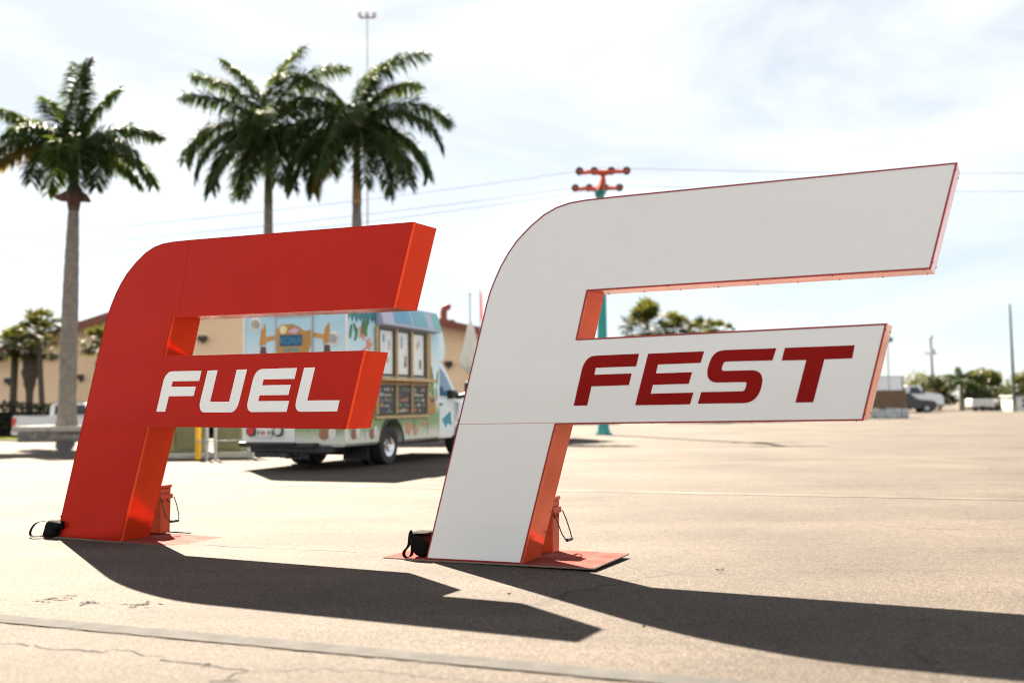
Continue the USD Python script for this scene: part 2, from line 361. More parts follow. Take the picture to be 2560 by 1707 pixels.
for cx, cy, L in ((-2.72, 6.33, .24), (-2.47, 6.22, .12), (-2.16, 6.12, .19)):
    rr_ = np.random.default_rng(int(-cx * 100)); bits = []
    for k in range(9):
        a, b = cx + rr_.normal(0, L * .28), cy + rr_.normal(0, .045); l = L * rr_.uniform(.2, .5); th = rr_.normal(.1, .5)
        m = crack([(a - l / 2 * math.cos(th), b - l / 2 * math.sin(th)), (a + l / 2 * math.cos(th), b + l / 2 * math.sin(th))], rr_.uniform(.008, .024), k + 50, 7, .010)
        bits.append(moved(m, (0, 0, .0004 * k)))
    struct('pavement_chip', cat_(bits), M_CRACK)

# litter: a few dry leaf scraps
for k, (x, y, s, rz) in enumerate([(1.37, 7.08, .06, .3), (.93, 5.25, .035, 1.0), (1.28, 5.02, .02, 0), (-.03, 6.3, .02, 0), (.65, 5.36, .02, .5)]):
    t = np.linspace(0, 1, 7); w = np.sin(PI * t) * .3 * s
    v = np.vstack([np.stack([(t - .5) * s, w, .012 + .25 * s * (t - .5) ** 2 * 4 + w * .5], 1), np.stack([(t - .5) * s, -w, .006 + .2 * s * (t - .5) ** 2 * 4], 1)])
    i = np.arange(6); f = np.vstack([np.stack([i + 7, i + 8, i + 1], 1), np.stack([i + 7, i + 1, i], 1)])
    m = moved(trimesh.Trimesh(v, f, process=False), (x, y, .002), rz)
    lab = ['curled brown leaf scrap right of the white sign base', 'brown leaf scrap on the sunlit strip below the white sign shadow', 'tiny brown scrap near the lower right, under the white sign shadow',
           'tiny brown scrap by the tip of the red sign shadow', 'tiny brown scrap just above the grey joint strip, below the white sign shadow'][k]
    single('leaf_scrap', lab, 'leaf scrap', m, mat('dry_leaf', (.06, .035, .02), .8), group='leaf scraps on the asphalt')

# ------------------------------------------------------------------ the two F-shaped signs
DEP = .326
OUT = [(0, 0), (.763, 0), (1.052, .964), (3.078, .965), (3.237, 1.546), (1.226, 1.543), (1.314, 1.868), (3.497, 1.856), (3.669, 2.473), (1.52, 2.496), (1.31, 2.495), (1.2, 2.488), (1.1, 2.466),
       (1.005, 2.426), (.895, 2.352), (.79, 2.262), (.72, 2.18), (.66, 2.093), (.612, 2.005), (.568, 1.915), (.535, 1.82)]
FUEL = {
 'F': [[1.1576,1.0877],[1.257,1.0881],[1.2951,1.2142],[1.5669,1.2163],[1.5901,1.2927],[1.3205,1.293],[1.3345,1.3366],[1.6243,1.3381],[1.6477,1.4203],[1.3245,1.4191],[1.3026,1.416],[1.2827,1.4074],[1.265,1.394],[1.2499,1.3766],[1.2376,1.3559],[1.2285,1.3325]],
 'U': [[1.7132,1.4203],[1.8191,1.4214],[1.7441,1.1692],[1.9442,1.17],[2.0191,1.4241],[2.1246,1.4235],[2.0486,1.1747],[2.0379,1.1469],[2.0255,1.1244],[2.0112,1.1071],[1.9949,1.0948],[1.9764,1.0872],[1.9555,1.0841],[1.6828,1.083],[1.6647,1.0865],[1.6501,1.0953],[1.6397,1.1094],[1.6343,1.1286],[1.6347,1.1528],[1.6415,1.1818]],
 'E': [[2.6205,1.4278],[2.5967,1.344],[2.2917,1.3419],[2.2793,1.2963],[2.5617,1.2992],[2.539,1.2207],[2.2539,1.2186],[2.2411,1.173],[2.5463,1.1758],[2.5229,1.0916],[2.1766,1.0882],[2.1608,1.0918],[2.1474,1.0999],[2.1374,1.1125],[2.1317,1.1296],[2.1315,1.1514],[2.1378,1.1779],[2.1849,1.3413],[2.1964,1.3686],[2.2107,1.39],[2.2271,1.4058],[2.245,1.4167],[2.2636,1.4229],[2.2822,1.425]],
 'L': [[2.688,1.4283],[2.7929,1.4292],[2.7203,1.1778],[3.0233,1.1792],[3.0015,1.0949],[2.655,1.0924],[2.6386,1.0955],[2.6251,1.1031],[2.6155,1.1153],[2.6103,1.1326],[2.6104,1.1552],[2.6165,1.1835]]}
FEST = {
 'F': [[1.19,1.0894],[1.2891,1.0889],[1.324,1.2175],[1.5922,1.2192],[1.6137,1.2962],[1.3474,1.2957],[1.3591,1.3423],[1.6468,1.3425],[1.6698,1.4256],[1.3569,1.4248],[1.3341,1.422],[1.3132,1.4127],[1.2946,1.398],[1.2787,1.3792],[1.2662,1.3573],[1.2575,1.3338]],
 'E': [[1.7327,1.4232],[2.1119,1.4237],[2.0863,1.3497],[1.7985,1.3493],[1.782,1.2909],[2.0272,1.2917],[2.0031,1.2167],[1.7582,1.2165],[1.7421,1.1584],[2.0327,1.1593],[2.006,1.0835],[1.632,1.084]],
 'S': [[2.0582,1.0866],[2.0843,1.1609],[2.3468,1.1597],[2.3602,1.1628],[2.368,1.1705],[2.3729,1.1831],[2.3779,1.2007],[2.3796,1.2097],[2.3759,1.2152],[2.3716,1.2174],[2.3671,1.2178],[2.1873,1.2195],[2.161,1.2251],[2.1423,1.2373],[2.1311,1.2554],[2.1272,1.2784],[2.1302,1.3056],[2.1398,1.3361],[2.1449,1.3498],[2.1573,1.376],[2.1714,1.3959],[2.1877,1.4101],[2.2068,1.4195],[2.229,1.4245],[2.2549,1.4261],[2.5749,1.4242],[2.5477,1.3489],[2.2523,1.3519],[2.242,1.3483],[2.2346,1.3396],[2.229,1.3272],[2.224,1.3125],[2.2229,1.308],[2.2239,1.3001],[2.2292,1.2949],[2.2387,1.2928],[2.4197,1.2915],[2.447,1.286],[2.4658,1.2738],[2.4768,1.2557],[2.4808,1.2327],[2.4782,1.2057],[2.4697,1.1757],[2.4672,1.1667],[2.4571,1.145],[2.4439,1.1251],[2.427,1.108],[2.4059,1.0948],[2.38,1.0866],[2.3487,1.0843]],
 'T': [[2.6281,1.4243],[3.0477,1.4228],[3.0299,1.3434],[2.865,1.3438],[2.7884,1.0817],[2.6799,1.0816],[2.7564,1.3434],[2.6053,1.3459]]}

def mitre(P, t):
    P = np.array(P, float); n = len(P); out = []
    for i in range(n):
        a, b, c = P[i - 1], P[i], P[(i + 1) % n]
        d1 = (b - a) / np.linalg.norm(b - a); d2 = (c - b) / np.linalg.norm(c - b)
        n1 = np.array([-d1[1], d1[0]]); n2 = np.array([-d2[1], d2[0]]); bi = n1 + n2; bi /= np.linalg.norm(bi)
        out.append(b + bi * t / max(bi @ n1, .25))
    return np.array(out)          # inward for a counter-clockwise outline

def frame_matrix(x, y, z, yaw, lean, tilt):
    ux = np.array([math.cos(yaw), math.sin(yaw), 0]); n = np.array([-math.sin(yaw), math.cos(yaw), 0]); k = np.array([0, 0, 1.0])
    up = k * math.cos(lean) + n * math.sin(lean); nn = n * math.cos(lean) - k * math.sin(lean)
    ax = ux * math.cos(tilt) + up * math.sin(tilt); az = -ux * math.sin(tilt) + up * math.cos(tilt)
    return Gf.Matrix4d(*ax, 0, *nn, 0, *az, 0, x, y, z, 1), ux, n

def sign(label, pose, word, m_front, m_letter, inset, m_side, m_flange):
    M, ux, n = frame_matrix(*pose)
    t = thing('letter_sign', label, 'sign', matrix=M)
    P = np.array(OUT); poly = sg.Polygon(P)
    inner = mitre(P, .004); core = sg.Polygon(mitre(P, .0045))
    obj(t, 'inner_frame', prism(core, .012, DEP - .006), m_side)
    obj(t, 'back_panel', prism(sg.Polygon(mitre(P, .006)), DEP - .006, DEP - .001), mat('bare_back_board', (.055, .045, .036), .8, var=.2, scale=4))
    # returns: one sheet per straight side, one for the curved shoulder
    flat = [(i, i + 1) for i in range(9)] + [(20, 21)]
    runs = [[a, b] for a, b in flat] + [list(range(9, 21))]
    for run in runs:
        ms, fl = [], []
        for a, b in zip(run[:-1], run[1:]):
            a_, b_ = a % 21, b % 21
            ms.append(prism([P[a_], P[b_], inner[b_], inner[a_]], .004, DEP))
            o = mitre(P, -.0016)
            fl.append(prism([o[a_], o[b_], P[b_], P[a_]], .004, .034))
        obj(t, 'side_panel', ms, m_side); obj(t, 'edge_flange', fl, m_flange)
    # front: trim ring, panels with open seams
    ring = poly.buffer(-.0003).difference(poly.buffer(-inset).buffer(-.006).buffer(.006))
    obj(t, 'trim_strip', prism(ring, -.002, .010), M_TRIM if inset > .006 else M_RED)
    face = poly.buffer(-inset - .0003).buffer(-.006).buffer(.006)
    z_seam = sg.box(-1, .9715, 5, .9745); cuts = [z_seam]
    if inset < .006: cuts.append(sg.Polygon([(1.2165, .97), (1.2185, .97), (1.517, 2.6), (1.515, 2.6)]).intersection(sg.box(0, 1.6, 5, 3)))
    panels = face.difference(shapely.union_all([c if c is not z_seam else sg.box(-1, .9715, 1.04, .9745) for c in cuts]))
    for g in getattr(panels, 'geoms', [panels]):
        obj(t, 'front_panel', prism(g, 0, .010), m_front)
    for ch, pts in word.items():
        obj(t, 'letter_' + ch.lower(), prism(sg.Polygon(pts).buffer(0), -.0012, .002), m_letter)
    # rivets along the flanges and rear edges of the sides that can be seen
    dome_ = trimesh.creation.icosphere(1, .0045)
    for (a, b) in ((1, 2), (3, 4), (5, 6), (7, 8), (6, 7), (2, 3)):
        p, q = P[a], P[b]; d = (q - p) / np.linalg.norm(q - p); nr = np.array([d[1], -d[0]]); L = np.linalg.norm(q - p)
        for yy, step in ((.018, .42), (DEP - .02, .22)):
            k = max(2, int(L / step))
            for s in np.linspace(.04, L - .04, k):
                c = p + d * s + nr * (.0016 if yy < .05 else .0002)
                obj(t, 'rivet', moved(dome_, (c[0], yy, c[1])), M_RIVET)
    return t, M
PLATE_T = .012
def plate_box(x0, x1, y0, y1): return box(x0, x1, y0, y1, -PLATE_T, -.001, .002)

red, RM = sign('red F-shaped sign lettered FUEL in white on its lower arm', (-3.995, 9.279, .013, -.474, .0021, -.0075), FUEL, M_RED, M_LETTERWHITE, .0035, M_REDSIDE, M_FLANGE)
white, WM = sign('white F-shaped sign lettered FEST in dark red on its lower arm', (-.6388, 7.7245, .013, -.4484, -.0098, .0113), FEST, M_WHITEPANEL, M_LETTERRED, .009, M_COPPER, M_COPPERFLANGE)
for t, (x0, x1, y0, y1) in ((red, (-.19, 1.365, -.02, .60)), (white, (-.36, 1.31, -.012, .69))):
    obj(t, 'base_plate', plate_box(x0, x1, y0, y1), M_PLATE)
    obj(t, 'plate_edge_strip', [box(x0 - .002, x1 + .002, y0 - .002, y0 + .004, -PLATE_T - .0005, -.0025), box(x1 - .004, x1 + .002, y0 + .004, y1 + .002, -PLATE_T - .0005, -.0025)], M_PLATEEDGE)

def at(M, x, y, z=0.0):
    p = M.Transform(Gf.Vec3d(x, y, z)); return np.array([p[0], p[1], p[2]])

def pail(M, x, y, yaw, label, flip=1):
    p = at(M, x, y); t = thing('ballast_pail', label, 'pail', (p[0], p[1], .014), yaw)
    body = trimesh.convex.convex_hull(np.vstack([np.array(box(-.235, 0, 0, .125, 0, .01, .006).vertices), np.array(box(-.24, .004, -.004, .129, .33, .345, .006).vertices)]))
    obj(t, 'body', body, M_PAIL)
    obj(t, 'rim_band', box(-.252, .018, -.016, .141, .30, .345, .006), M_PAIL)
    obj(t, 'neck', box(-.238, .004, -.003, .128, .345, .395, .006), M_PAIL)
    obj(t, 'lid', box(-.25, .012, -.012, .137, .395, .425, .008), M_PAIL)
    for yy in (.03, .095):
        obj(t, 'rib', prism([(yy - .014, .30), (yy + .014, .30), (yy, .265)], .0, .012, 'yz'), M_PAIL)
    b = obj(t, 'bail', [tube([(.022, -.018, .315), (.05, -.022, .25), (.085, -.02, .16), (.105, .005, .115), (.11, .02, .11)], .0045, 6),
                        tube([(.022, .143, .315), (.05, .147, .25), (.085, .14, .16), (.105, .12, .115), (.11, .105, .11)], .0045, 6)], M_BLACK)
    obj(t, 'grip', cyl((.11, .015, .11), (.11, .11, .11), .012, n=10), M_BLACK)
    return t
pail(RM, .735, .475, -.46, 'orange square pail behind the foot of the red FUEL sign')
pail(WM, .772, .53, -.45, 'orange square pail behind the foot of the white FEST sign')
p, q = at(RM, .56, .575), at(RM, .86, .60)
single('steel_bar', 'thin black bar lying by the pail on the red sign base', 'bar', box(0, .42, -.006, .006, 0, .012, .002).apply_transform(trimesh.transformations.translation_matrix([p[0], p[1], .0135]) @ trimesh.transformations.rotation_matrix(-.42, [0, 0, 1])), M_BLACK)

def strap(pts, w=.028, th=.004):
    pts = np.array(pts, float); d = np.gradient(pts, axis=0); d /= np.linalg.norm(d, axis=1, keepdims=True)
    s = np.array([.35, .9, .15]); s = s - d * (d @ s)[:, None]; s /= np.linalg.norm(s, axis=1, keepdims=True); nn = np.cross(d, s)
    rows = [pts + s * w / 2 + nn * th / 2, pts - s * w / 2 + nn * th / 2, pts - s * w / 2 - nn * th / 2, pts + s * w / 2 - nn * th / 2]
    n = len(pts); v = np.vstack(rows); f = []
    for a in range(4):
        b = (a + 1) % 4; i = np.arange(n - 1); f += [np.stack([a * n + i, b * n + i, b * n + i + 1], 1), np.stack([a * n + i, b * n + i + 1, a * n + i + 1], 1)]
    m = trimesh.Trimesh(v, np.vstack(f), process=False)
    return m
def curve(pts, n=22):
    from scipy.interpolate import CubicSpline
    pts = np.array(pts, float); t = np.r_[0, np.cumsum(np.linalg.norm(np.diff(pts, axis=0), axis=1))]
    return CubicSpline(t, pts)(np.linspace(0, t[-1], n))
# sandbag by the white sign: upright open-topped bag, strap trailing on the ground
p = at(WM, -.085, .12)
t = thing('sandbag', 'black canvas sandbag leaning on the foot of the white FEST sign', 'sandbag', (p[0], p[1], .014), -.42)
v = trimesh.creation.icosphere(4); V = np.array(v.vertices); V = np.sign(V) * np.abs(V) ** .55
taper = .80 + .30 * (V[:, 2] + 1) / 2
V = V * np.array([.082, .09, .085]) * np.stack([taper, taper, np.ones(len(V))], 1); V[:, 2] += .085
V[:, 2] += np.where(V[:, 2] > .12, -.30 * V[:, 0], 0)
V += .018 * (meshkit.fbm(V * 14, 3, 5) - .5)[:, None] * V / np.linalg.norm(V, axis=1, keepdims=True); V[:, 2] = np.maximum(V[:, 2], 0)
v.vertices = V
obj(t, 'bag', v, M_CANVAS, True)
obj(t, 'top_flap', blob((-.01, .0, .172), (.076, .08, .012), 3, .25), M_CANVAS, True)
obj(t, 'strap', strap(curve([(-.075, -.05, .185), (-.07, -.095, .13), (-.075, -.11, .08), (-.11, -.11, .035), (-.10, -.12, .008), (-.055, -.115, .010), (-.045, -.10, .05), (-.05, -.09, .11)])), M_CANVAS)
obj(t, 'strap', strap(curve([(.07, .02, .16), (.09, .06, .225), (.08, .10, .235), (.04, .09, .17)])), M_CANVAS)
# sandbag by the red sign: slumped, with a loop strap to the left
p = at(RM, -.035, .02)
t = thing('sandbag', 'slumped black canvas sandbag with loop strap at the foot of the red FUEL sign', 'sandbag', (p[0], p[1], .004), -.47)
v = trimesh.creation.icosphere(4); V = np.array(v.vertices); V = np.sign(V) * np.abs(V) ** .5 * np.array([.085, .085, .075]); V[:, 2] += .072
V[:, 0] += .45 * (V[:, 2] - .07); V *= (1 + .16 * (meshkit.fbm(V * 16, 3, 9) - .5))[:, None]; V[:, 2] = np.maximum(V[:, 2], 0); v.vertices = V
obj(t, 'bag', v, M_CANVAS, True)
obj(t, 'bag_lobe', blob((.085, -.035, .105), (.045, .05, .035), 14, .3, 3, 2.0), M_CANVAS, True)
obj(t, 'strap', strap(curve([(-.06, -.06, .14), (-.13, -.09, .125), (-.19, -.10, .07), (-.205, -.10, .02), (-.17, -.10, .006), (-.06, -.09, .012)]), .02), M_CANVAS)
obj(t, 'strap', strap(curve([(.03, .02, .17), (.07, .05, .19), (.11, .03, .17), (.10, -.04, .12)]), .02), M_CANVAS)

# ------------------------------------------------------------------ palms
def frond(rng, L, az, el, droop, leaf=.62, n=170, width=.060, twist=0.0):
    s = np.linspace(0, 1, 15); e = np.radians(el) - np.radians(droop) * s ** 1.25
    h = np.concatenate([[0], np.cumsum(np.cos((e[1:] + e[:-1]) / 2))]) * L / 14; z = np.concatenate([[0], np.cumsum(np.sin((e[1:] + e[:-1]) / 2))]) * L / 14
    a = np.radians(az); bend = np.radians(twist) * s ** 1.5
    pts = np.stack([h * np.cos(a + bend), h * np.sin(a + bend), z], 1)
    rach = tube(pts, np.linspace(.035, .006, 15), 5)
    V, F = [], []; tang = np.gradient(pts, axis=0); tang /= np.linalg.norm(tang, axis=1, keepdims=True)
    for side in (-1, 1):
        for k in range(n):
            u = .10 + .90 * (k + rng.random() * .7) / n
            i = min(int(u * 14), 13); w = u * 14 - i; p = pts[i] * (1 - w) + pts[i + 1] * w; tg = tang[i] * (1 - w) + tang[i + 1] * w
            sd = np.cross(tg, [0, 0, 1.0]); sd /= max(np.linalg.norm(sd), 1e-6); sd = sd * side; up = np.cross(sd, tg) * side
            plume = rng.normal(-.22, .42)
            l = leaf * (.35 + .65 * math.sin(PI * min(1, .18 + .80 * u)) ** .7) * rng.uniform(.8, 1.12)
            d = sd * .85 + tg * rng.uniform(.35, .75) + np.array([0, 0, 1]) * plume * .8; d /= np.linalg.norm(d)
            q = p + d * l * .5 - np.array([0, 0, 1]) * l * .07; d2 = d - np.array([0, 0, 1]) * rng.uniform(.45, 1.05); d2 /= np.linalg.norm(d2)
            r = q + d2 * l * .5
            ww = np.cross(d, [0, 0, 1.0]) + rng.normal(0, .35, 3); ww -= d * (ww @ d); ww /= np.linalg.norm(ww); ww *= width * .5
            b = len(V); V += [p - ww * .6, p + ww * .6, q + ww, q - ww, r]; F += [(b, b + 1, b + 2), (b, b + 2, b + 3), (b + 3, b + 2, b + 4)]
    return rach, trimesh.Trimesh(np.array(V), np.array(F), process=False)

def royal_palm(label, x, y, z0, trunk_h, r_base, r_top, shaft_h, fronds, seed, L, dead=None, lean=0.0):
    rng = np.random.default_rng(seed); t = thing('royal_palm', label, 'palm tree', (x, y, z0), group=None)
    zz = np.linspace(0, trunk_h, 46); prof = r_base + (r_top - r_base) * (zz / trunk_h) ** 1.4 + .04 * np.sin(PI * zz / trunk_h)
    prof = prof + .15 * np.exp(-zz / .4) + .006 * np.sin(zz * 26)
    P = np.stack([lean * (zz / trunk_h) ** 1.5, 0 * zz, zz], 1)
    obj(t, 'trunk', tube(P, prof, 18), M_TRUNK, True)
    top = P[-1]
    sh = np.linspace(0, shaft_h, 9); obj(t, 'crownshaft', tube(np.stack([top[0] + 0 * sh, 0 * sh, top[2] + sh - .02], 1), r_top * (1.12 - .5 * (sh / shaft_h)), 14), M_SHAFT if dead != 'tan' else mat('tan_crownshaft', (.30, .19, .085), .7, var=.3), True)
    if dead == 'brown':
        for k, (a, l) in enumerate(((PI * .95, .75), (.2, .55), (-1.4, .5), (2.2, .45))):
            pts = [(top[0] + .12 * math.cos(a), .12 * math.sin(a), top[2] + .45), (top[0] + .45 * l * math.cos(a), .5 * l * math.sin(a), top[2] + .40), (top[0] + l * math.cos(a), l * math.sin(a), top[2] + .22 + .2 * (k == 0))]
            obj(t, 'dead_sheath', tube(curve(pts, 9), np.array([.19, .2, .2, .18, .16, .13, .1, .06, .02]), 7), M_SHEATH, True)
        obj(t, 'sheath_skirt', lathe([(r_top * 1.02, 0), (r_top * 1.3, .3), (r_top * 1.55, .6), (r_top * 1.2, .85), (0.01, .87)], 12, (top[0], 0, top[2] - .1)), M_SHEATH, True)
    c = top + np.array([0, 0, shaft_h - .12])
    for az, el, dr, ll, *rest in fronds:
        rach, lv = frond(rng, L * ll, az, el, dr, leaf=L * .27, twist=rest[1] if len(rest) > 1 else rng.normal(0, 8))
        mi = rest[0] if rest else int(rng.random() < .5)
        off = c + np.array([0, 0, rng.uniform(-.12, .06)])
        f = obj(t, 'frond', moved(lv, off), M_FROND[mi]); obj(f, 'rachis', moved(rach, off), M_RACHIS)
    obj(t, 'spear_leaf', tube([c, c + [0.02, 0, L * .3], c + [.05, 0, L * .5]], [.05, .03, .004], 6), M_FROND[0])
    return t

royal_palm('tall grey-trunked palm standing in the stone planter at the far left', -15.05, 35.6, .30, 7.6, .27, .175, 2.15, [
    (5, 42, 62, 1.0, 1), (-15, 30, 105, .95, 1), (15, 12, 85, 1.05, 0), (-30, -5, 75, .9, 1), (178, 38, 22, 1.12, 0), (170, 48, 45, .95, 0), (185, 28, 75, 1.0, 1), (190, 10, 65, 1.02, 2),
    (80, 86, 14, 1.12, 1), (100, 88, 10, 1.0, 0), (20, 74, 34, .92, 0), (160, 66, 30, .85, 0), (-85, 25, 110, .95, 0), (-60, 0, 85, .9, 1), (-110, 5, 90, .9, 0), (95, 40, 80, .9, 0), (60, 15, 80, .9, 1), (130, 12, 85, .9, 0), (-130, 40, 95, .9, 1)],
    3, 3.1, 'brown', .12)
royal_palm('palm with drooping dark fronds, middle one of the three tall palms', -10.0, 43.0, 0, 9.45, .24, .165, 3.25, [
    (174, 62, 62, 1.05, 0), (182, 42, 48, .98, 1), (188, 26, 105, 1.05, 1), (200, 2, 92, 1.0, 1), (214, -18, 72, 1.0, 1), (-30, -20, 70, 1.0, 1), (-12, 6, 95, .98, 1), (10, 22, 95, .9, 1), (60, 86, 48, 1.12, 0), (15, 78, 85, 1.15, 0),
    (-5, 46, 90, 1.0, 1), (-90, 30, 115, .9, 1), (-70, -25, 66, .95, 1), (-120, -12, 80, 1.0, 1), (-105, -35, 52, .9, 1), (90, 30, 90, .9, 0), (120, 10, 80, .95, 1), (150, 74, 46, .95, 0), (140, -15, 75, .9, 1)],
    7, 4.1)
royal_palm('tall palm with spreading fronds and tan sheath, rightmost of the three tall palms', -6.35, 43.0, 0, 9.35, .26, .18, 3.5, [
    (20, 88, 95, 1.15, 1, -20), (60, 82, 60, 1.05, 0), (8, 46, 92, 1.08, 1), (-12, 30, 108, 1.08, 1), (5, 4, 92, 1.0, 1), (-25, -14, 74, 1.0, 1), (-45, -34, 54, .95, 1), (185, -12, 80, 1.0, 1), (178, 48, 76, 1.0, 1), (172, 66, 80, 1.1, 0), (190, 22, 102, 1.0, 1),
    (200, -4, 85, 1.0, 1), (225, -30, 58, .95, 2), (-90, 28, 115, .9, 1), (-75, -20, 72, .95, 1), (-110, -8, 82, .95, 1), (90, 35, 95, .95, 0), (55, 10, 85, .95, 1), (125, 15, 85, .95, 1), (40, 66, 70, .95, 0)],
    12, 4.15, 'tan')

def fan_palm(name, label, x, y, z0, h, r, crown, seed, n=58, boots=False, m=None, group=None, trunk_r=.17, lean=0.0):
    rng = np.random.default_rng(seed); t = thing(name, label, 'palm tree', (x, y, z0), group=group)
    zz = np.linspace(0, h, 22); rad = np.full(22, trunk_r) + .05 * np.exp(-zz / .4)
    if boots: rad = rad + .20 * np.clip(np.sin(PI * np.clip((zz / h - .55) / .45, 0, 1)), 0, 1) * (1 + .25 * np.sin(zz * 40))
    P = np.stack([lean * zz / h, 0 * zz, zz], 1)
    obj(t, 'trunk', tube(P, rad, 12), M_DARKTRUNK, True)
    c = np.array([lean, 0, h + .1])
    st = []
    for k in range(n):
        u = rng.uniform(-.55, 1.0); a = rng.uniform(0, 2 * PI); el = math.asin(np.clip(u, -1, 1)) * .95; pl = crown * rng.uniform(.42, .78)
        d = np.array([math.cos(a) * math.cos(el), math.sin(a) * math.cos(el), math.sin(el)]); p = c + d * pl
        st.append(tube([c, c + d * pl * .5 + [0, 0, .05], p], .014, 4))
        sd = np.cross(d, [0, 0, 1.0]); sd /= np.linalg.norm(sd); up = np.cross(sd, d); V, F = [], []
        R = crown * rng.uniform(.34, .48)
        for q in np.linspace(-1.35, 1.35, 15):
            dd = d * math.cos(q) + sd * math.sin(q) + up * .15 * rng.normal(); l = R * (1 - .22 * abs(q) / 1.35) * rng.uniform(.85, 1.1)
            mid = p + dd * l * .5; tip = p + dd * l * 1.2 - np.array([0, 0, 1]) * l * rng.uniform(.05, .3)
            w = np.cross(dd, up); w /= np.linalg.norm(w); w *= .045 * crown
            b = len(V); V += [p, mid - w * .8, mid + w * .8, tip]; F += [(b, b + 1, b + 2), (b + 1, b + 3, b + 2)]
        obj(t, 'fan_leaf', trimesh.Trimesh(np.array(V), np.array(F), process=False), m or M_SABAL)
    obj(t, 'leaf_stalks', st, M_RACHIS)
    return t
fan_palm('fan_palm', 'slim fan palm before the tan building, leftmost beside the frame edge', -24.7, 52, -.5, 4.4, 1, 1.25, 21, lean=.1)
fan_palm('fan_palm', 'fan palm with a thick booted upper trunk before the tan building', -23.85, 52.0, -.5, 4.4, 1, 1.2, 22, boots=True)
fan_palm('fan_palm', 'tallest fan palm of the cluster before the tan building, trunk tilted left', -22.75, 51.2, -.5, 5.15, 1, 1.3, 23, lean=-.35, trunk_r=.13)
fan_palm('fan_palm', 'yellowish fan palm against the tan wall just left of the red sign', -21.0, 54.0, -.5, 4.7, 1, 1.2, 24, boots=True)
fan_palm('fan_palm', 'leftmost fan palm seen above the lower arm of the white sign', 7.75, 60, 0, 5.1, 1, 1.7, 25)
fan_palm('fan_palm', 'second fan palm seen above the lower arm of the white sign, close beside the leftmost', 9.35, 61, 0, 4.9, 1, 1.35, 26)
fan_palm('fan_palm', 'broad fan palm third above the lower arm of the white sign', 10.7, 61, 0, 4.7, 1, 1.5, 27)
fan_palm('fan_palm', 'rightmost small fan palm above the lower arm of the white sign', 12.2, 62, 0, 4.75, 1, 1.25, 28)

# ------------------------------------------------------------------ building, hedge, planter
BY = 58.0
t = thing('gabled_building', 'long tan stucco building with low gable and red-brown roof edge behind the truck', 'building')
gab = [(-36, -.5), (3.2, -.5), (3.2, 4.1), (-15.8, 8.05), (-36, 1.75)]
gab = [(-36, -.5), (3.2, -.5), (3.2, 4.1), (-15.8, 8.05), (-28.8, 3.95), (-36, 3.95)]
bw = obj(t, 'wall', prism(gab, BY, BY + 22), M_STUCCO)
def slope(p, q, y0, y1, th):
    d = np.array(q) - np.array(p); n_ = np.array([-d[1], d[0]]) / np.linalg.norm(d) * th
    if n_[1] < 0: n_ = -n_
    return prism([p, q, np.array(q) + n_, np.array(p) + n_], y0, y1)
rf = obj(t, 'roof', [slope((-15.8, 8.06), (3.9, 3.965), BY - .7, BY + 22.5, .14), slope((-29.6, 3.71), (-15.8, 8.06), BY - .7, BY + 22.5, .14), box(-36.5, -29.62, BY - .7, BY + 22.5, 3.96, 4.1)], M_ROOF)
obj(t, 'fascia_board', slope((-15.8, 7.80), (3.95, 3.69), BY - .78, BY - .70, .40), M_ROOF)
obj(t, 'fascia_board', slope((-29.65, 3.42), (-15.8, 7.80), BY - .78, BY - .70, .42), M_ROOF)
# roof vent with a bent cowl
vx, vz = -3.72, 5.72
obj(t, 'roof_vent', [box(vx - 1.5, vx + .55, BY + .2, BY + 1.4, vz - .35, vz + .05, .04), tube(curve([(vx - .1, BY + .8, vz), (vx - .1, BY + .8, vz + .45), (vx - .02, BY + .8, vz + .75), (vx + .3, BY + .8, vz + .78)], 10), [.22, .21, .2, .2, .2, .2, .2, .2, .19, .17], 12)], M_ROOF, 40)
for k in range(10):                                           # control joints of the stucco, shallow proud beads
    x = -34 + 4.0 * k
    obj(t, 'wall_bead', box(x - .02, x + .02, BY - .012, BY + .01, -.6, 3.2), M_STUCCO)
obj(t, 'wall_bead', box(-35.9, 3.1, BY - .012, BY + .01, 3.24, 3.28), M_STUCCO)
def lamp(x, z, w):
    l = obj(t, 'wall_lamp', [box(x - w / 2, x + w / 2, BY - .30, BY - .012, z - .16, z + .12, .04), box(x - .06, x + .06, BY - .1, BY - .005, z - .28, z + .02)], mat('dark_lamp_housing', (.03, .03, .028), .5))
    return l
for x, z, w in ((-25.4, 3.95, .75), (-23.75, 2.78, .3), (-27.7, 2.62, .42), (-3.5, 3.33, .42), (-16.95, 3.42, .4), (-17.05, 4.85, .5)): lamp(x, z, w)

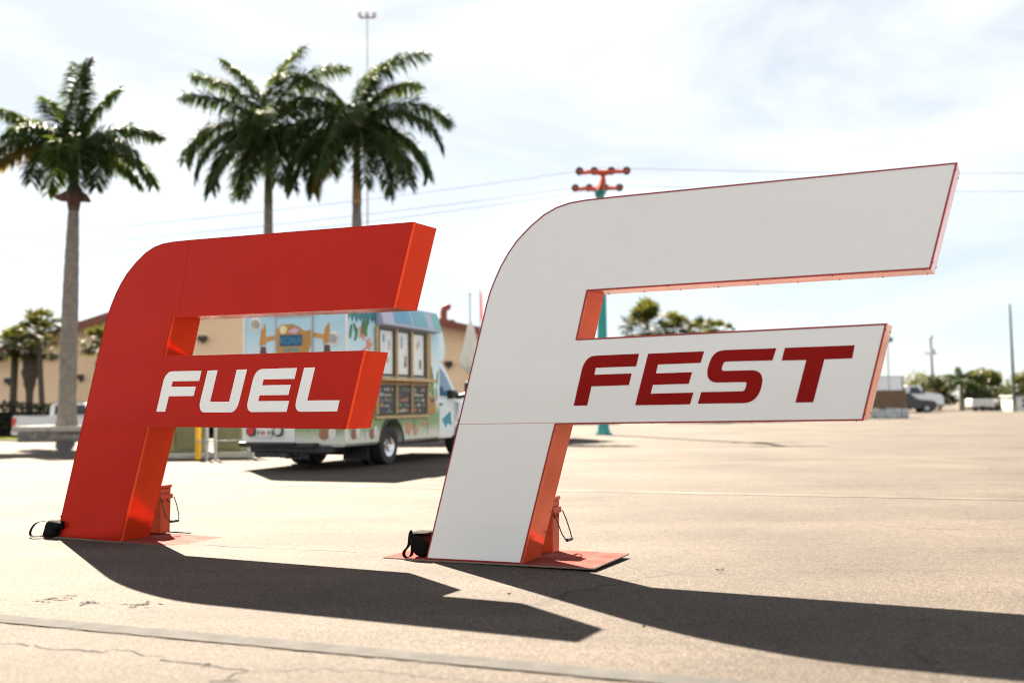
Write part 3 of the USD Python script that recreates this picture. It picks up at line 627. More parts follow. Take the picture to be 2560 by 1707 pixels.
def leaf_cloud(rng, pts, size, up=.3):
    n = len(pts); d = rng.normal(size=(n, 3)); d[:, 2] += up; d /= np.linalg.norm(d, axis=1, keepdims=True)
    a = np.cross(d, rng.normal(size=(n, 3))); a /= np.linalg.norm(a, axis=1, keepdims=True); b = np.cross(d, a); s = size * rng.uniform(.6, 1.4, (n, 1))
    v = np.stack([pts + a * s, pts + b * s * .5, pts - a * s, pts - b * s * .5], 1).reshape(-1, 3); i = np.arange(n) * 4
    return trimesh.Trimesh(v, np.vstack([np.stack([i, i + 1, i + 2], 1), np.stack([i, i + 2, i + 3], 1)]), process=False)
def hedge(label, x0, x1, y0, y1, z0, z1, seed, n):
    rng = np.random.default_rng(seed); t = thing('hedge', label, 'hedge')
    u = rng.random((n, 3)); face = rng.integers(0, 5, n)
    P = np.stack([x0 + (x1 - x0) * u[:, 0], y0 + (y1 - y0) * u[:, 1], z0 + (z1 - z0) * u[:, 2]], 1)
    P[face == 0, 1] = y0; P[face == 1, 1] = y0 + .2; P[face == 2, 2] = z1
    P[:, 2] += .16 * (meshkit.noise(P * 1.1, seed) - .5) * (P[:, 2] > z1 - .3) * 3
    P[:, 1] += .5 * (meshkit.noise(P * .8, seed + 1) - .5)
    obj(t, 'foliage', leaf_cloud(rng, P, .11), M_HEDGE)
    obj(t, 'branches', box(x0 + .25, x1 - .25, y0 + .35, y1 - .2, z0, z1 - .3), mat('hedge_core', (.008, .010, .006), .95))
    return t
hedge('dark clipped hedge along the foot of the tan building, behind the pickup', -34, -13, 49.5, 51.3, -.5, 1.22, 4, 9000)

# planter
px0, px1, py0, py1 = -16.35, -11.3, 34.7, 37.2
t = thing('stone_planter', 'low stone planter with a pale coping around the left palm', 'planter')
rng = np.random.default_rng(8)
obj(t, 'core', box(px0 + .12, px1 - .12, py0 + .12, py1 - .12, -.3, .36), mat('planter_soil', (.07, .055, .04), .95))
z = 0.0
for row in range(3):
    h = .105; x = px0 + .06 + (row % 2) * -.1
    while x < px1 - .1:
        w = rng.uniform(.28, .55); a, b = max(x, px0 + .06), min(x + w - .012, px1 - .06)
        if b - a > .06:
            d = rng.uniform(0, .03); obj(t, 'stone', box(a, b, py0 + .02 - d, py0 + .14, z + .004, z + h - .006, .012), M_STONE[rng.integers(3)])
        x += w
    y = py0 + .15
    while y < py1 - .2:
        w = rng.uniform(.28, .55)
        for xx in (px0, px1 - .12): obj(t, 'stone', box(xx - rng.uniform(0, .02), xx + .12, y, min(y + w - .012, py1 - .06), z + .004, z + h - .006, .012), M_STONE[rng.integers(3)])
        y += w
    z += h
x = px0 - .1
while x < px1 + .05:
    w = min(1.22, px1 + .1 - x); obj(t, 'coping', box(x, x + w - .012, py0 - .08, py0 + .28, .318, .50, .02), M_CONCRETE); x += w
for xx in (px0 - .1, px1 - .26):
    y = py0 + .29
    while y < py1: obj(t, 'coping', box(xx, xx + .36, y, min(y + 1.2, py1 + .1), .318, .50, .02), M_CONCRETE); y += 1.212
obj(t, 'coping', box(px0 + .27, px1 - .27, py1 - .26, py1 + .1, .318, .50, .02), M_CONCRETE)

# verge of grass beyond the lot, with its kerb
def grass(name, x0, x1, y0, y1, n, seed, z=0.0):
    rng = np.random.default_rng(seed); P = np.stack([rng.uniform(x0, x1, n), rng.uniform(y0, y1, n)], 1); zz = ground_z(P[:, 0], P[:, 1]) + z
    h = rng.uniform(.05, .13, n); a = rng.uniform(0, 2 * PI, n); w = .02
    B = np.column_stack([P, zz]); D = np.stack([np.cos(a) * w, np.sin(a) * w, 0 * a], 1); Tt = B + np.stack([rng.normal(0, .03, n), rng.normal(0, .03, n), h], 1)
    v = np.stack([B - D, B + D, Tt], 1).reshape(-1, 3); i = np.arange(n) * 3
    return single(name, None, None, trimesh.Trimesh(v, np.stack([i, i + 1, i + 2], 1), process=False), M_GRASS, kind='stuff')
gs = grass('grass', -26, -16.6, 35.6, 37.6, 16000, 5); tag(gs, 'sunlit yellow-green grass verge left of the stone planter', 'grass')
struct('verge_soil', grid_sheet(np.linspace(-26, -16.6, 20), np.linspace(35.55, 37.6, 6), .02), mat('verge_soil', (.10, .105, .03), .95, var=.3, scale=4))
struct('kerb', box(-26, -16.5, 35.35, 35.55, -.05, .06, .02), M_CONCRETE)
gs = grass('grass', -13, -7.6, 39.0, 42.5, 12000, 6); tag(gs, 'bright grass patch behind the olive cabinets', 'grass')

# ------------------------------------------------------------------ vehicles
def wheel(parent, c, r, w, axis_side=1, m_rim=None, dish=.0):
    """tyre with rim along x at c"""
    tyre = lathe([(r * .60, -w / 2), (r * .93, -w / 2), (r, -w / 2 + .03), (r, w / 2 - .03), (r * .93, w / 2), (r * .60, w / 2), (r * .58, 0), (r * .60, -w / 2)], 28, c, 'x')
    ty = obj(parent, 'wheel', tyre, M_RUBBER, 35)
    o = axis_side * (w / 2 - .015)
    disc = lathe([(0.001, 0), (.10 * r, 0), (.12 * r, -.05), (.33 * r, -.07), (.40 * r, -.02), (.56 * r, -.005), (.60 * r, .01), (.60 * r, -.06), (0.001, -.10)], 28, (0, 0, 0), 'x')
    if axis_side < 0: disc = moved(disc, rz=PI)
    obj(ty, 'rim', moved(disc, (c[0] + o, c[1], c[2])), m_rim or M_CHROME, 35)
    nuts = []
    for k in range(8):
        a = k * PI / 4; nuts.append(cyl((c[0] + o - .06 * axis_side, c[1] + .23 * r * math.cos(a), c[2] + .23 * r * math.sin(a)), (c[0] + o - .035 * axis_side, c[1] + .23 * r * math.cos(a), c[2] + .23 * r * math.sin(a)), .02, n=6))
    obj(ty, 'lug_nuts', nuts, M_GREYMETAL)
    return ty

def ice_truck():
    t = thing('food_truck', 'blue, white and green shaved-ice truck with tropical artwork, serving windows to its right', 'truck', (-3.27, 20.25, 0), -math.radians(20))
    w, yr, yf, z0, z1 = 1.05, -1.73, 2.22, .40, 3.0
    M_BODY = usdkit.material(stage, '/World/Looks/truck_wrap', {
        'tc': ('texture_coordinate', {}), 'sx': ('separate_xyz', {}),
        'n': ('noise_texture', {'scale': 2.2, 'detail': 5.0, 'roughness': .6}), 'n2': ('noise_texture', {'scale': 5.0, 'detail': 4.0}),
        # height bent by noise: white skirt, grass, pale cloud, sky blue
        'ad': ('math', {'math_type': 'multiply_add', 'value2': .34}), 'mr': ('map_range', {'from_min': .45, 'from_max': 3.15, 'to_min': 0, 'to_max': 1, 'clamp': True}),
        'rp': ('rgb_ramp', {'ramp': [(0, (.60, .58, .53)), (.10, (.55, .55, .46)), (.16, (.17, .27, .10)), (.235, (.13, .25, .08)), (.29, (.45, .52, .40)), (.36, (.70, .72, .70)), (.56, (.62, .71, .73)), (.80, (.40, .60, .69)), (1, (.30, .53, .66))]}),
        'p': ('principled_bsdf', {'roughness': .35, 'coat_weight': .3})},
        [('tc.object', 'sx.vector'), ('tc.object', 'n.vector'), ('n.fac', 'ad.value1'), ('sx.z', 'ad.value3'), ('ad.value', 'mr.value'), ('mr.result', 'rp.fac'), ('rp.color', 'p.base_color')], surface='p.BSDF')
    M_WHT = mat('truck_white', (.70, .69, .66), .35, var=.04, scale=2, coat=.3)
    M_BLUE = mat('cab_pale_blue', (.50, .66, .72), .3, col2=(.72, .74, .74), scale=1.3, coat=.4)
    M_BAM = mat('bamboo_trim', (.50, .33, .15), .55, var=.2, scale=9)
    M_BRN = mat('brown_board', (.42, .22, .055), .6, var=.15, scale=5)
    M_TIKI = mat('orange_tiki', (.52, .24, .05), .55, var=.2, scale=8)
    M_DBR = mat('dark_brown_tiki', (.10, .045, .03), .6, var=.3, scale=9)
    M_NAVY = mat('navy_print', (.012, .075, .16), .5, var=.15, scale=9); M_TURQ = mat('turquoise_print', (.02, .25, .34), .5, var=.15, scale=9)
    M_LAV = mat('marquee_print', (.42, .36, .46), .45, col2=(.30, .44, .55), scale=2.2)
    body = m3.Manifold.hull_points(np.vstack([np.array(box(-w, w, yr, yf, z0 + .05, z1 - .08).vertices), np.array(box(-w + .07, w - .07, yr + .02, yf - .05, z0, z1).vertices)]))
    for sx in (-1, 1):
        body = body - m3.Manifold.cylinder(.45, .47, .47, 40).rotate([0, 90, 0]).translate([sx * w - .225 if sx > 0 else -w - .225, 0, .37])
    # serving openings cut into the right side
    for a, b in ((-.55, .08), (.2, .76), (.86, 1.48)):
        body = body - m3.Manifold.cube([.6, b - a, .86]).translate([w - .3, a, 1.68])
    bd = obj(t, 'body', tm(body), M_BODY)
    obj(t, 'rear_skirt', box(-w + .01, .02, yr - .012, yr + .03, z0 + .03, .86, .006), M_WHT)
    obj(t, 'corner_moulding', box(w - .03, w + .012, yr - .014, yr + .03, z0 + .08, z1 - .1, .006), M_WHT)
    obj(t, 'corner_moulding', box(-w - .012, -w + .03, yr - .014, yr + .03, z0 + .08, z1 - .1, .006), M_WHT)
    # rear door and its artwork
    d = obj(t, 'rear_door', box(-.36, .36, yr - .016, yr + .01, .88, 2.69, .008), M_BODY)
    fr = [box(-.385, -.355, yr - .022, yr, .88, 2.715), box(.355, .385, yr - .022, yr, .88, 2.715), box(-.355, .355, yr - .022, yr, 2.685, 2.715)]
    obj(d, 'door_frame', fr, M_GREYMETAL); obj(d, 'handle', box(.26, .30, yr - .05, yr - .016, 1.42, 1.58, .008), M_GREYMETAL)
    Y = yr - .016
    A = .31                                                     # height of the artwork above its drawing
    up_ = lambda g: affinity.translate(g, 0, A)
    board = sg.Polygon([(-.32, 1.74), (-.35, 1.98), (-.34, 2.16), (-.24, 2.24), (-.02, 2.24), (.1, 2.19), (.2, 2.11), (.35, 2.13), (.355, 2.05), (.33, 1.86), (.22, 1.62), (.18, 1.3), (-.2, 1.3), (-.25, 1.6)]).buffer(.015)
    obj(t, 'sign_board_print', prism(up_(board), Y - .006, Y - .001), M_BRN)
    def txt(s, h, cx, z, yy, m, bold=True, name='lettering'):
        g = meshkit.text_mesh(s, h, .003, bold); v = np.array(g.vertices); v[:, 0] -= v[:, 0].mean() * 0 + (v[:, 0].max() + v[:, 0].min()) / 2
        g.vertices = np.stack([v[:, 0] + cx, yy - v[:, 2], v[:, 1] + z], 1); obj(t, name, g, m)
    obj(t, 'banner_print', prism(up_(sg.box(-.27, 1.88, .16, 2.05).buffer(.015)), Y - .009, Y - .006), M_NAVY)
    txt('KONA', .115, -.055, 1.905 + A, Y - .009, mat('banner_blue', (.03, .20, .34), .5))
    txt('ICE', .13, -.05, 1.70 + A, Y - .006, M_TURQ)
    obj(t, 'flower_print', prism(up_(sg.Point(-.21, 2.16).buffer(.075)), Y - .009, Y - .006), mat('cream_print', (.75, .62, .34), .5))
    obj(t, 'script_print', prism(up_(sg.Polygon([(-.12, 2.12), (.02, 2.19), (.12, 2.15), (.03, 2.08)])), Y - .009, Y - .006), mat('lilac_print', (.55, .38, .52), .5))
    for sx, x in ((-1, -.64), (1, .66)):
        obj(t, 'tiki_post_print', prism(up_(sg.Polygon([(x - .06, 1.3), (x + .06, 1.3), (x + .05, 1.62), (x - .05, 1.62)])), yr - .006, yr + .002), M_TIKI)
        obj(t, 'tiki_post_print', prism(up_(sg.Polygon([(x - .075, 1.63), (x + .085, 1.63), (x + .05, 1.87), (x - .05, 1.87)])), yr - .008, yr + .002), M_DBR)
        obj(t, 'tiki_post_print', prism(up_(sg.Polygon([(x - .08, 1.88), (x + .06, 1.92), (x + .045, 2.28), (x - .045, 2.15)])), yr - .007, yr + .002), M_TIKI)
    obj(t, 'bamboo_rail_print', prism(up_(sg.Polygon([(-.62, 1.95), (-.39, 2.0), (-.39, 2.07), (-.62, 2.03)])), yr - .009, yr + .002), M_TIKI)
    obj(t, 'bamboo_rail_print', prism(up_(sg.Polygon([(.39, 2.02), (.62, 1.97), (.62, 2.05), (.39, 2.10)])), yr - .009, yr + .002), M_TIKI)
    obj(t, 'bamboo_rail_print', prism(up_(sg.Polygon([(.39, 1.55), (.92, 1.58), (.90, 1.66), (.39, 1.62)])), yr - .010, yr + .002), M_TIKI)
    for x, zz in ((-.80, 2.28), (.78, 1.98)):
        v = obj(t, 'round_vent', lathe([(.001, 0), (.125, 0), (.125, .025), (.001, .03)], 28, (x, yr - .004, zz + A), 'y').apply_transform(np.eye(4)), mat('white_vent_ring', (.72, .70, .66), .5), 40)
        obj(v, 'vent_mesh', lathe([(.001, 0), (.075, 0), (.075, .012), (.001, .012)], 24, (x, yr - .042, zz + A), 'y'), mat('grey_vent_mesh', (.38, .35, .32), .7), 40)
    obj(t, 'top_lamp_bar', box(-.6, -.05, yr - .06, yr, 2.80, 2.86, .015), M_REDLENS)
    # tail lamps, plate, bumper
    for x, m_ in ((-.86, M_REDLENS), (-.30, M_CLEARLENS)):
        l = obj(t, 'tail_lamp', lathe([(.001, -.02), (.10, -.02), (.10, .012), (.001, .012)], 24, (x, yr - .03, .68), 'y'), mat('lamp_bezel', (.05, .05, .05), .4), 40)
        obj(l, 'lens', lathe([(.001, 0), (.07, 0), (.075, .02), (.001, .03)], 24, (x, yr - .066, .68), 'y'), m_, 40)
    pl = obj(t, 'licence_plate', box(-.76, -.44, yr - .03, yr - .012, .56, .73, .004), mat('plate_white', (.66, .62, .60), .4))
    obj(pl, 'plate_emblem', prism(sg.Point(-.60, .645).buffer(.032), yr - .033, yr - .030), mat('plate_orange', (.60, .20, .05), .5))
    obj(pl, 'plate_print', [prism(sg.box(-.73 + .07 * k, .61, -.69 + .07 * k, .68), yr - .0325, yr - .030) for k in (0, 1, 3, 4) if True], mat('plate_green', (.10, .20, .12), .6))
    obj(t, 'bumper', [box(-.95, .55, yr - .28, yr - .05, .40, .47, .01), box(-.80, .75, yr - .16, yr + .1, .30, .42, .01)], M_BLACK)
    obj(t, 'step_bar', cyl((-.92, yr - .30, .46), (.2, yr - .30, .46), .03), M_BLACK)
    obj(t, 'tow_hitch', [cyl((-.62, yr - .25, .27), (.15, yr - .1, .27), .05), box(-.08, .08, yr - .35, yr, .22, .30)], M_BLACK)
    obj(t, 'chassis', [box(-.55, -.35, yr + .1, 4.0, .32, .46), box(.35, .55, yr + .1, 4.0, .32, .46), box(-.5, .5, -.9, -.4, .22, .42), cyl((-.85, 0, .37), (.85, 0, .37), .09)], M_BLACK)
    for sx in (-1, 1): obj(t, 'mud_flap', box(sx * .62 - .26, sx * .62 + .26, -.62, -.60, .12, .48), M_BLACK)
    for sx in (-1, 1):
        wheel(t, (sx * .88, 0, .37), .37, .25, sx); wheel(t, (sx * .60, 0, .37), .37, .22, sx); wheel(t, (sx * .88, 3.5, .37), .37, .25, sx)
    # serving windows: frames, panes, shelf, menu boards on the right side
    for (a, b) in ((-.55, .08), (.2, .76), (.86, 1.48)):
        f_ = obj(t, 'serving_window', [box(w - .01, w + .03, a - .02, a + .03, 1.66, 2.56), box(w - .01, w + .03, b - .03, b + .02, 1.66, 2.56), box(w - .01, w + .03, a + .03, b - .03, 2.51, 2.56), box(w - .01, w + .03, a + .03, b - .03, 1.66, 1.70)], mat('window_dark_frame', (.05, .045, .04), .5))
        obj(f_, 'pane', box(w - .006, w + .002, a + .03, b - .03, 1.70, 2.51), mat('white_serving_shutter', (.60, .63, .63), .25, col2=(.70, .66, .60), scale=3.5, coat=.6))
        rng = np.random.default_rng(int(100 * (a + 2)))
        for k in range(4):
            yy, zz, s1, s2 = rng.uniform(a + .08, b - .18), rng.uniform(1.74, 2.35), rng.uniform(.06, .14), rng.uniform(.08, .22)
            obj(f_, 'sticker', box(w + .002, w + .006, yy, yy + s1, zz, zz + s2), [mat('peach_sticker', (.60, .45, .34), .5), mat('grey_blue_sticker', (.38, .48, .52), .5), mat('grey_sticker', (.26, .28, .29), .5), mat('pale_sticker', (.70, .70, .66), .5)][k])
    for y in (-.66, .14, .81, 1.56): obj(t, 'bamboo_post', cyl((w + .035, y, .95), (w + .035, y, 2.56), .035, n=10), M_BAM, 40)
    obj(t, 'bamboo_post', cyl((w + .03, 1.66, 1.62), (w + .03, 1.66, 2.56), .03, n=10), M_BAM, 40)
    obj(t, 'serving_shelf', box(w, w + .22, -.66, 1.60, 1.56, 1.62, .012), M_BAM)
    obj(t, 'board_rail', box(w, w + .05, -.70, 1.62, .86, .92, .01), M_BAM)
    obj(t, 'board_rail', box(w, w + .05, -.70, 1.62, 1.50, 1.55, .01), M_BAM)
    for k, (a, b) in enumerate(((-.60, .08), (.2, .76), (.86, 1.50))):
        mb = obj(t, 'menu_board', box(w + .002, w + .03, a, b, .93, 1.49, .006), mat('black_menu_board', (.014, .013, .013), .4))
        rng = np.random.default_rng(50 + k)
        cols = [mat('menu_orange', (.40, .20, .06), .5), mat('menu_pale', (.40, .38, .36), .5), mat('menu_blue', (.10, .18, .26), .5), mat('menu_pink', (.36, .15, .18), .5), mat('menu_green', (.14, .20, .11), .5)]
        for r in range(5):
            y = a + .06
            while y < b - .10:
                ww = rng.uniform(.04, .13); zz = .98 + r * .10
                if rng.random() < .75: obj(mb, 'menu_print', box(w + .03, w + .033, y, y + ww, zz, zz + rng.uniform(.03, .08)), cols[(rng.integers(5) if r < 3 or k == 1 else 1)])
                y += ww + .025
    obj(t, 'notice_board', box(w, w + .02, 1.66, 1.98, .92, 1.28, .006), M_BRN)
    obj(t, 'notice_print', box(w + .02, w + .023, 1.74, 1.90, 1.16, 1.23), M_NAVY)
    # marquee over the windows and the thatch print behind it
    mq = obj(t, 'marquee', prism([(w, 2.57), (w + .15, 2.60), (w + .15, 2.64), (w + .04, 3.0), (w - .1, 3.01), (w - .1, 2.80), (w, 2.80)], -.62, 2.02), M_LAV)
    for y0_, y1_, m_ in ((-.1, .62, mat('marquee_blue', (.10, .28, .42), .45)), (.72, 1.35, mat('marquee_teal', (.14, .34, .42), .45)), (1.7, 1.98, mat('marquee_mint', (.12, .42, .36), .45))):
        # flat print lying on the sloping face
        p1, p2 = np.array([w + .144, 2.66]), np.array([w + .052, 2.96]); nn = np.array([.956, .292]) * .006
        obj(mq, 'marquee_print', prism([p1 + nn * .3, p2 + nn * .3, p2 + nn, p1 + nn], y0_, y1_), m_)
    th = [(-1.68, 2.86), (-.64, 2.86)]; xs = np.linspace(-.64, -1.68, 15); rng = np.random.default_rng(3)
    th += [(y, 2.60 + (.13 if k % 2 else 0) + rng.uniform(-.04, .04)) for k, y in enumerate(xs)]
    obj(t, 'thatch_print', prism(th, w + .001, w + .012, 'yz'), mat('thatch_teal', (.03, .12, .11), .6, col2=(.04, .25, .32), scale=3))
    # leaves, flowers, coconuts as flat prints on the side
    def dec(name, poly, m, o=.004): obj(t, name, prism(poly, w + .0005, w + o, 'yz'), m)
    gr = [mat('leaf_print_green', (.06, .17, .05), .5), mat('leaf_print_pale', (.20, .32, .12), .5)]
    rng = np.random.default_rng(17)
    for k in range(16):
        y = rng.uniform(1.66, 2.15); z = rng.uniform(1.25, 1.75); a = rng.uniform(-60, 60)
        dec('leaf_print', affinity.translate(affinity.rotate(affinity.scale(sg.Point(0, 0).buffer(1, 6), .035, .16), a), y, z), gr[k % 2], .003 + .0004 * k)
    for k in range(9):
        y = rng.uniform(-1.6, -.7); z = rng.uniform(2.35, 2.58); dec('leaf_print', affinity.translate(affinity.rotate(affinity.scale(sg.Point(0, 0).buffer(1, 6), .03, .13), rng.uniform(-50, 50)), y, z), gr[0], .013 + .0004 * k)
    fl = mat('hibiscus_print', (.60, .22, .14), .5)
    for y, z, s in ((-1.15, 2.42, .13), (-.92, 2.22, .11), (-1.08, 2.05, .10), (.72, .66, .13), (1.05, .62, .10), (1.5, .75, .07)):
        dec('flower_print', shapely.union_all([affinity.translate(affinity.rotate(affinity.scale(sg.Point(.6, 0).buffer(.55, 6), s, s * .7, origin=(0, 0)), a, origin=(0, 0)), y, z) for a in range(0, 360, 72)]), fl)
    for y, z in ((-1.48, .62), (-.80, .60)):
        dec('coconut_print', affinity.translate(affinity.scale(sg.Point(0, 0).buffer(1, 10), .10, .10), y, z), M_DBR if False else mat('coconut_brown', (.28, .13, .07), .6))
        dec('coconut_half_print', affinity.translate(affinity.scale(sg.Point(0, 0).buffer(1, 10), .075, .11), y + .15, z + .03), mat('coconut_white', (.66, .62, .56), .6), .006)
    obj(t, 'coconut_print', prism(affinity.translate(affinity.scale(sg.Point(0, 0).buffer(1, 10), .10, .10), .60, .62), yr - .004, yr + .002), mat('coconut_brown', (.28, .13, .07), .6))
    obj(t, 'coconut_half_print', prism(affinity.translate(affinity.scale(sg.Point(0, 0).buffer(1, 10), .075, .11), .77, .64), yr - .006, yr + .002), mat('coconut_white', (.66, .62, .56), .6))
    for y in (-1.68 + .62, .98, 1.62): obj(t, 'panel_seam', box(w - .002, w + .006, y, y + .012, z0 + .1, .86), mat('seam_grey', (.30, .30, .28), .6))
    for sx in (1,):
        arch = sg.Point(0, .37).buffer(.52, 24).difference(sg.Point(0, .37).buffer(.47, 24)).intersection(sg.box(-1, .42, 1, 1.2)); obj(t, 'wheel_arch_lip', prism(arch, w - .01, w + .02, 'yz'), M_BLACK)
    obj(t, 'wheel_well', lathe([(.001, -.3), (.48, -.3), (.48, -.29), (.001, -.29)], 24, (w, 0, .37), 'x'), M_BLACK)
    # cab: over-cab cowl, door, window, mirror, hood
    cw = .98
    cab = m3.Manifold.hull_points(np.vstack([[(sx * (cw - .10), y, z) for sx in (-1, 1) for y, z in ((2.2, 2.02), (2.75, 2.0))], [(sx * cw, y, z) for sx in (-1, 1) for y, z in ((2.2, .45), (2.2, 1.35), (3.45, 1.20), (3.35, 1.3), (3.3, .45))]]))
    obj(t, 'cab', tm(cab), M_BLUE)
    hood = m3.Manifold.hull_points(np.array([(sx * a, y, z) for sx in (-1, 1) for a, y, z in ((cw, 3.2, 1.18), (cw, 3.2, .45), (.88, 4.45, .98), (.9, 4.55, .8), (.88, 4.55, .42), (cw, 4.0, 1.08), (.7, 4.3, 1.04))]))
    hood = hood - m3.Manifold.cylinder(2.4, .44, .44, 32).rotate([0, 90, 0]).translate([-1.2, 3.5, .37])
    hood = hood + m3.Manifold.cube([1.3, 1.4, .6]).translate([-.65, 3.1, .42])
    obj(t, 'hood', tm(hood), M_BLUE)
    obj(t, 'cab_skirt', box(-cw - .004, cw + .004, 2.24, 3.05, .40, .52, .02), M_WHT)
    for sx in (-1, 1):
        win = sg.Polygon([(2.24, 1.30), (2.24, 1.93), (2.52, 1.93), (2.78, 1.78), (3.12, 1.36), (3.12, 1.30)])
        g = prism(win, -.004, .004, 'yz'); v = np.array(g.vertices); xo = cw - .10 * np.clip((v[:, 2] - 1.3) / .7, 0, 1) + .010
        v[:, 0] = sx * (xo + v[:, 0]); g.vertices = v
        if g.volume < 0: g.invert()
        obj(t, 'door_window', g, mat('blue_tinted_glass', (.035, .095, .16), .08, var=.2, coat=.5))
        mi = obj(t, 'mirror', box(sx * 1.33 - .11, sx * 1.33 + .11, 3.12, 3.24, 1.24, 1.62, .04), M_BLACK)
        obj(mi, 'mirror_arm', [tube([(sx * .98, 2.95, 1.30), (sx * 1.15, 3.05, 1.28), (sx * 1.33, 3.18, 1.34)], .05, 8), box(sx * 1.02 - .10, sx * 1.02 + .10, 2.78, 3.08, 1.24, 1.42, .04)], M_BLACK)
        obj(t, 'door_seam', [box(sx * cw - .004, sx * cw + .004, 2.30, 2.312, .55, 1.28), box(sx * cw - .004, sx * cw + .004, 3.14, 3.152, .55, 1.22)], mat('seam_grey', (.3, .3, .28), .6))
        obj(t, 'door_handle', box(sx * (cw + .012) - .012, sx * (cw + .012) + .012, 2.36, 2.50, 1.10, 1.14, .005), M_BLACK)
        obj(t, 'wave_print', prism([(2.5, .80), (2.95, .98), (3.02, .66), (2.8, .72), (2.7, .62)], sx * (cw + .002) - .002, sx * (cw + .002) + .002, 'yz'), M_TURQ)
        obj(t, 'headlamp', box(sx * .68 - .16, sx * .68 + .16, 4.50, 4.57, .74, .90, .02), M_CLEARLENS)
    ws = trimesh.Trimesh(np.array([(-.86, 2.80, 1.94), (.86, 2.80, 1.94), (.94, 3.40, 1.28), (-.94, 3.40, 1.28)]) + [0, .02, .02], [(0, 2, 1), (0, 3, 2)], process=False)
    obj(t, 'windscreen', ws, M_DARKGLASS)
    obj(t, 'grille', box(-.48, .48, 4.545, 4.575, .58, .86, .01), M_BLACK); obj(t, 'front_bumper', box(-.92, .92, 4.5, 4.68, .38, .52, .03), M_BLACK)
    cowl = [(2.18, 2.86), (2.45, 2.80), (2.62, 2.62), (2.72, 2.35), (2.70, 2.12), (2.55, 2.03), (2.18, 2.03)]
    obj(t, 'overcab_cowl', prism(cowl, -.96, .96, 'yz'), M_BLUE)
    return t
ice_truck()

def pickup():
    t = thing('pickup_truck', 'silver-white pickup parked behind the stone planter', 'pickup', (-20.05, 44.0, -.5), -.45)
    # heading +x, tail at x=0
    side = sg.Polygon([(0, .55), (0, 1.12), (.03, 1.26), (2.0, 1.27), (2.05, 1.30), (5.3, 1.2), (5.65, 1.0), (5.7, .5), (0.1, .5)])
    for cx in (.95, 4.75): side = side.difference(sg.Point(cx, .42).buffer(.47, 20))
    obj(t, 'body', prism(side, -.95, .95), M_SILVER)
    for sy in (-.91, .91): obj(t, 'bed_rail', box(.0, 2.0, sy - .05, sy + .05, 1.265, 1.30, .01), M_BLACK)
    cabp = [(2.02, 1.27), (2.12, 1.72), (2.3, 1.78), (3.9, 1.78), (4.1, 1.74), (4.75, 1.27)]
    obj(t, 'cab', prism(cabp, -.86, .86), M_WHITE)
    for (a, b) in ((2.3, 3.0), (3.08, 3.98)):
        obj(t, 'side_window', prism([(a, 1.32), (a + (.05 if a < 3 else 0), 1.70), (b - (.05 if b > 3.5 else 0), 1.70), (b + (.35 if b > 3.5 else 0), 1.32)], -.872, -.858), M_DARKGLASS)
    obj(t, 'tail_lamp', trimesh.convex.convex_hull(np.array([(-.02, -.965, 1.2), (.24, -.965, 1.2), (.20, -.965, 1.02), (.06, -.965, .76), (-.02, -.965, .76), (-.02, -.8, 1.2), (-.02, -.8, .76), (.2, -.93, 1.2)])), M_REDLENS)
    obj(t, 'rear_bumper', box(-.14, .04, -.92, .92, .50, .70, .03), M_CHROME)
    for cx in (.95, 4.75):
        for sy in (-1, 1):
            ty = obj(t, 'wheel', lathe([(.22, -.12), (.37, -.12), (.40, -.09), (.40, .09), (.37, .12), (.22, .12), (.22, -.12)], 24, (cx, sy * .83, .40), 'y'), M_RUBBER, 35)
            obj(ty, 'rim', [lathe([(.001, -.03), (.06, -.03), (.24, -.01), (.24, .04), (.001, .04)], 24, (cx, sy * .90, .40), 'y')] + [cyl((cx + .1 * math.cos(a), sy * .945, .40 + .1 * math.sin(a)), (cx + .2 * math.cos(a), sy * .935, .40 + .2 * math.sin(a)), .025, n=6) for a in np.arange(6) * PI / 3], M_CHROME, 35)
        obj(t, 'wheel_well', box(cx - .46, cx + .46, -.80, .80, .35, .92), M_BLACK)
    return t
pickup()

def white_van():
    t = thing('white_van', 'white van half hidden behind the truck nose and the white sign', 'van', (-.9, 33.0, 0), 0)
    side = sg.Polygon([(-.75, .45), (-.8, 1.2), (-.62, 1.32), (-.3, 1.9), (.0, 1.95), (2.6, 1.95), (2.7, 1.85), (2.72, .45)])
    for cx in (0.1, 2.0): side = side.difference(sg.Point(cx, .36).buffer(.40, 18))
    obj(t, 'body', prism(side, -.9, .9), M_WHITE)
    obj(t, 'side_window', prism([(-.35, 1.35), (-.15, 1.82), (.75, 1.82), (.75, 1.35)], -.912, -.898), M_DARKGLASS)
    for cx in (.1, 2.0):
        for sy in (-1, 1): obj(t, 'wheel', lathe([(.001, -.1), (.33, -.1), (.36, -.08), (.36, .08), (.33, .1), (.001, .1)], 22, (cx, sy * .80, .36), 'y'), M_RUBBER, 35)
    obj(t, 'roof_lamp', trimesh.creation.icosphere(2, .10).apply_translation((-.18, -.70, 2.04)), M_CLEARLENS, True)
    obj(t, 'tail_lamp', box(-.82, -.74, -.92, -.72, .95, 1.2, .02), M_REDLENS)
white_van()

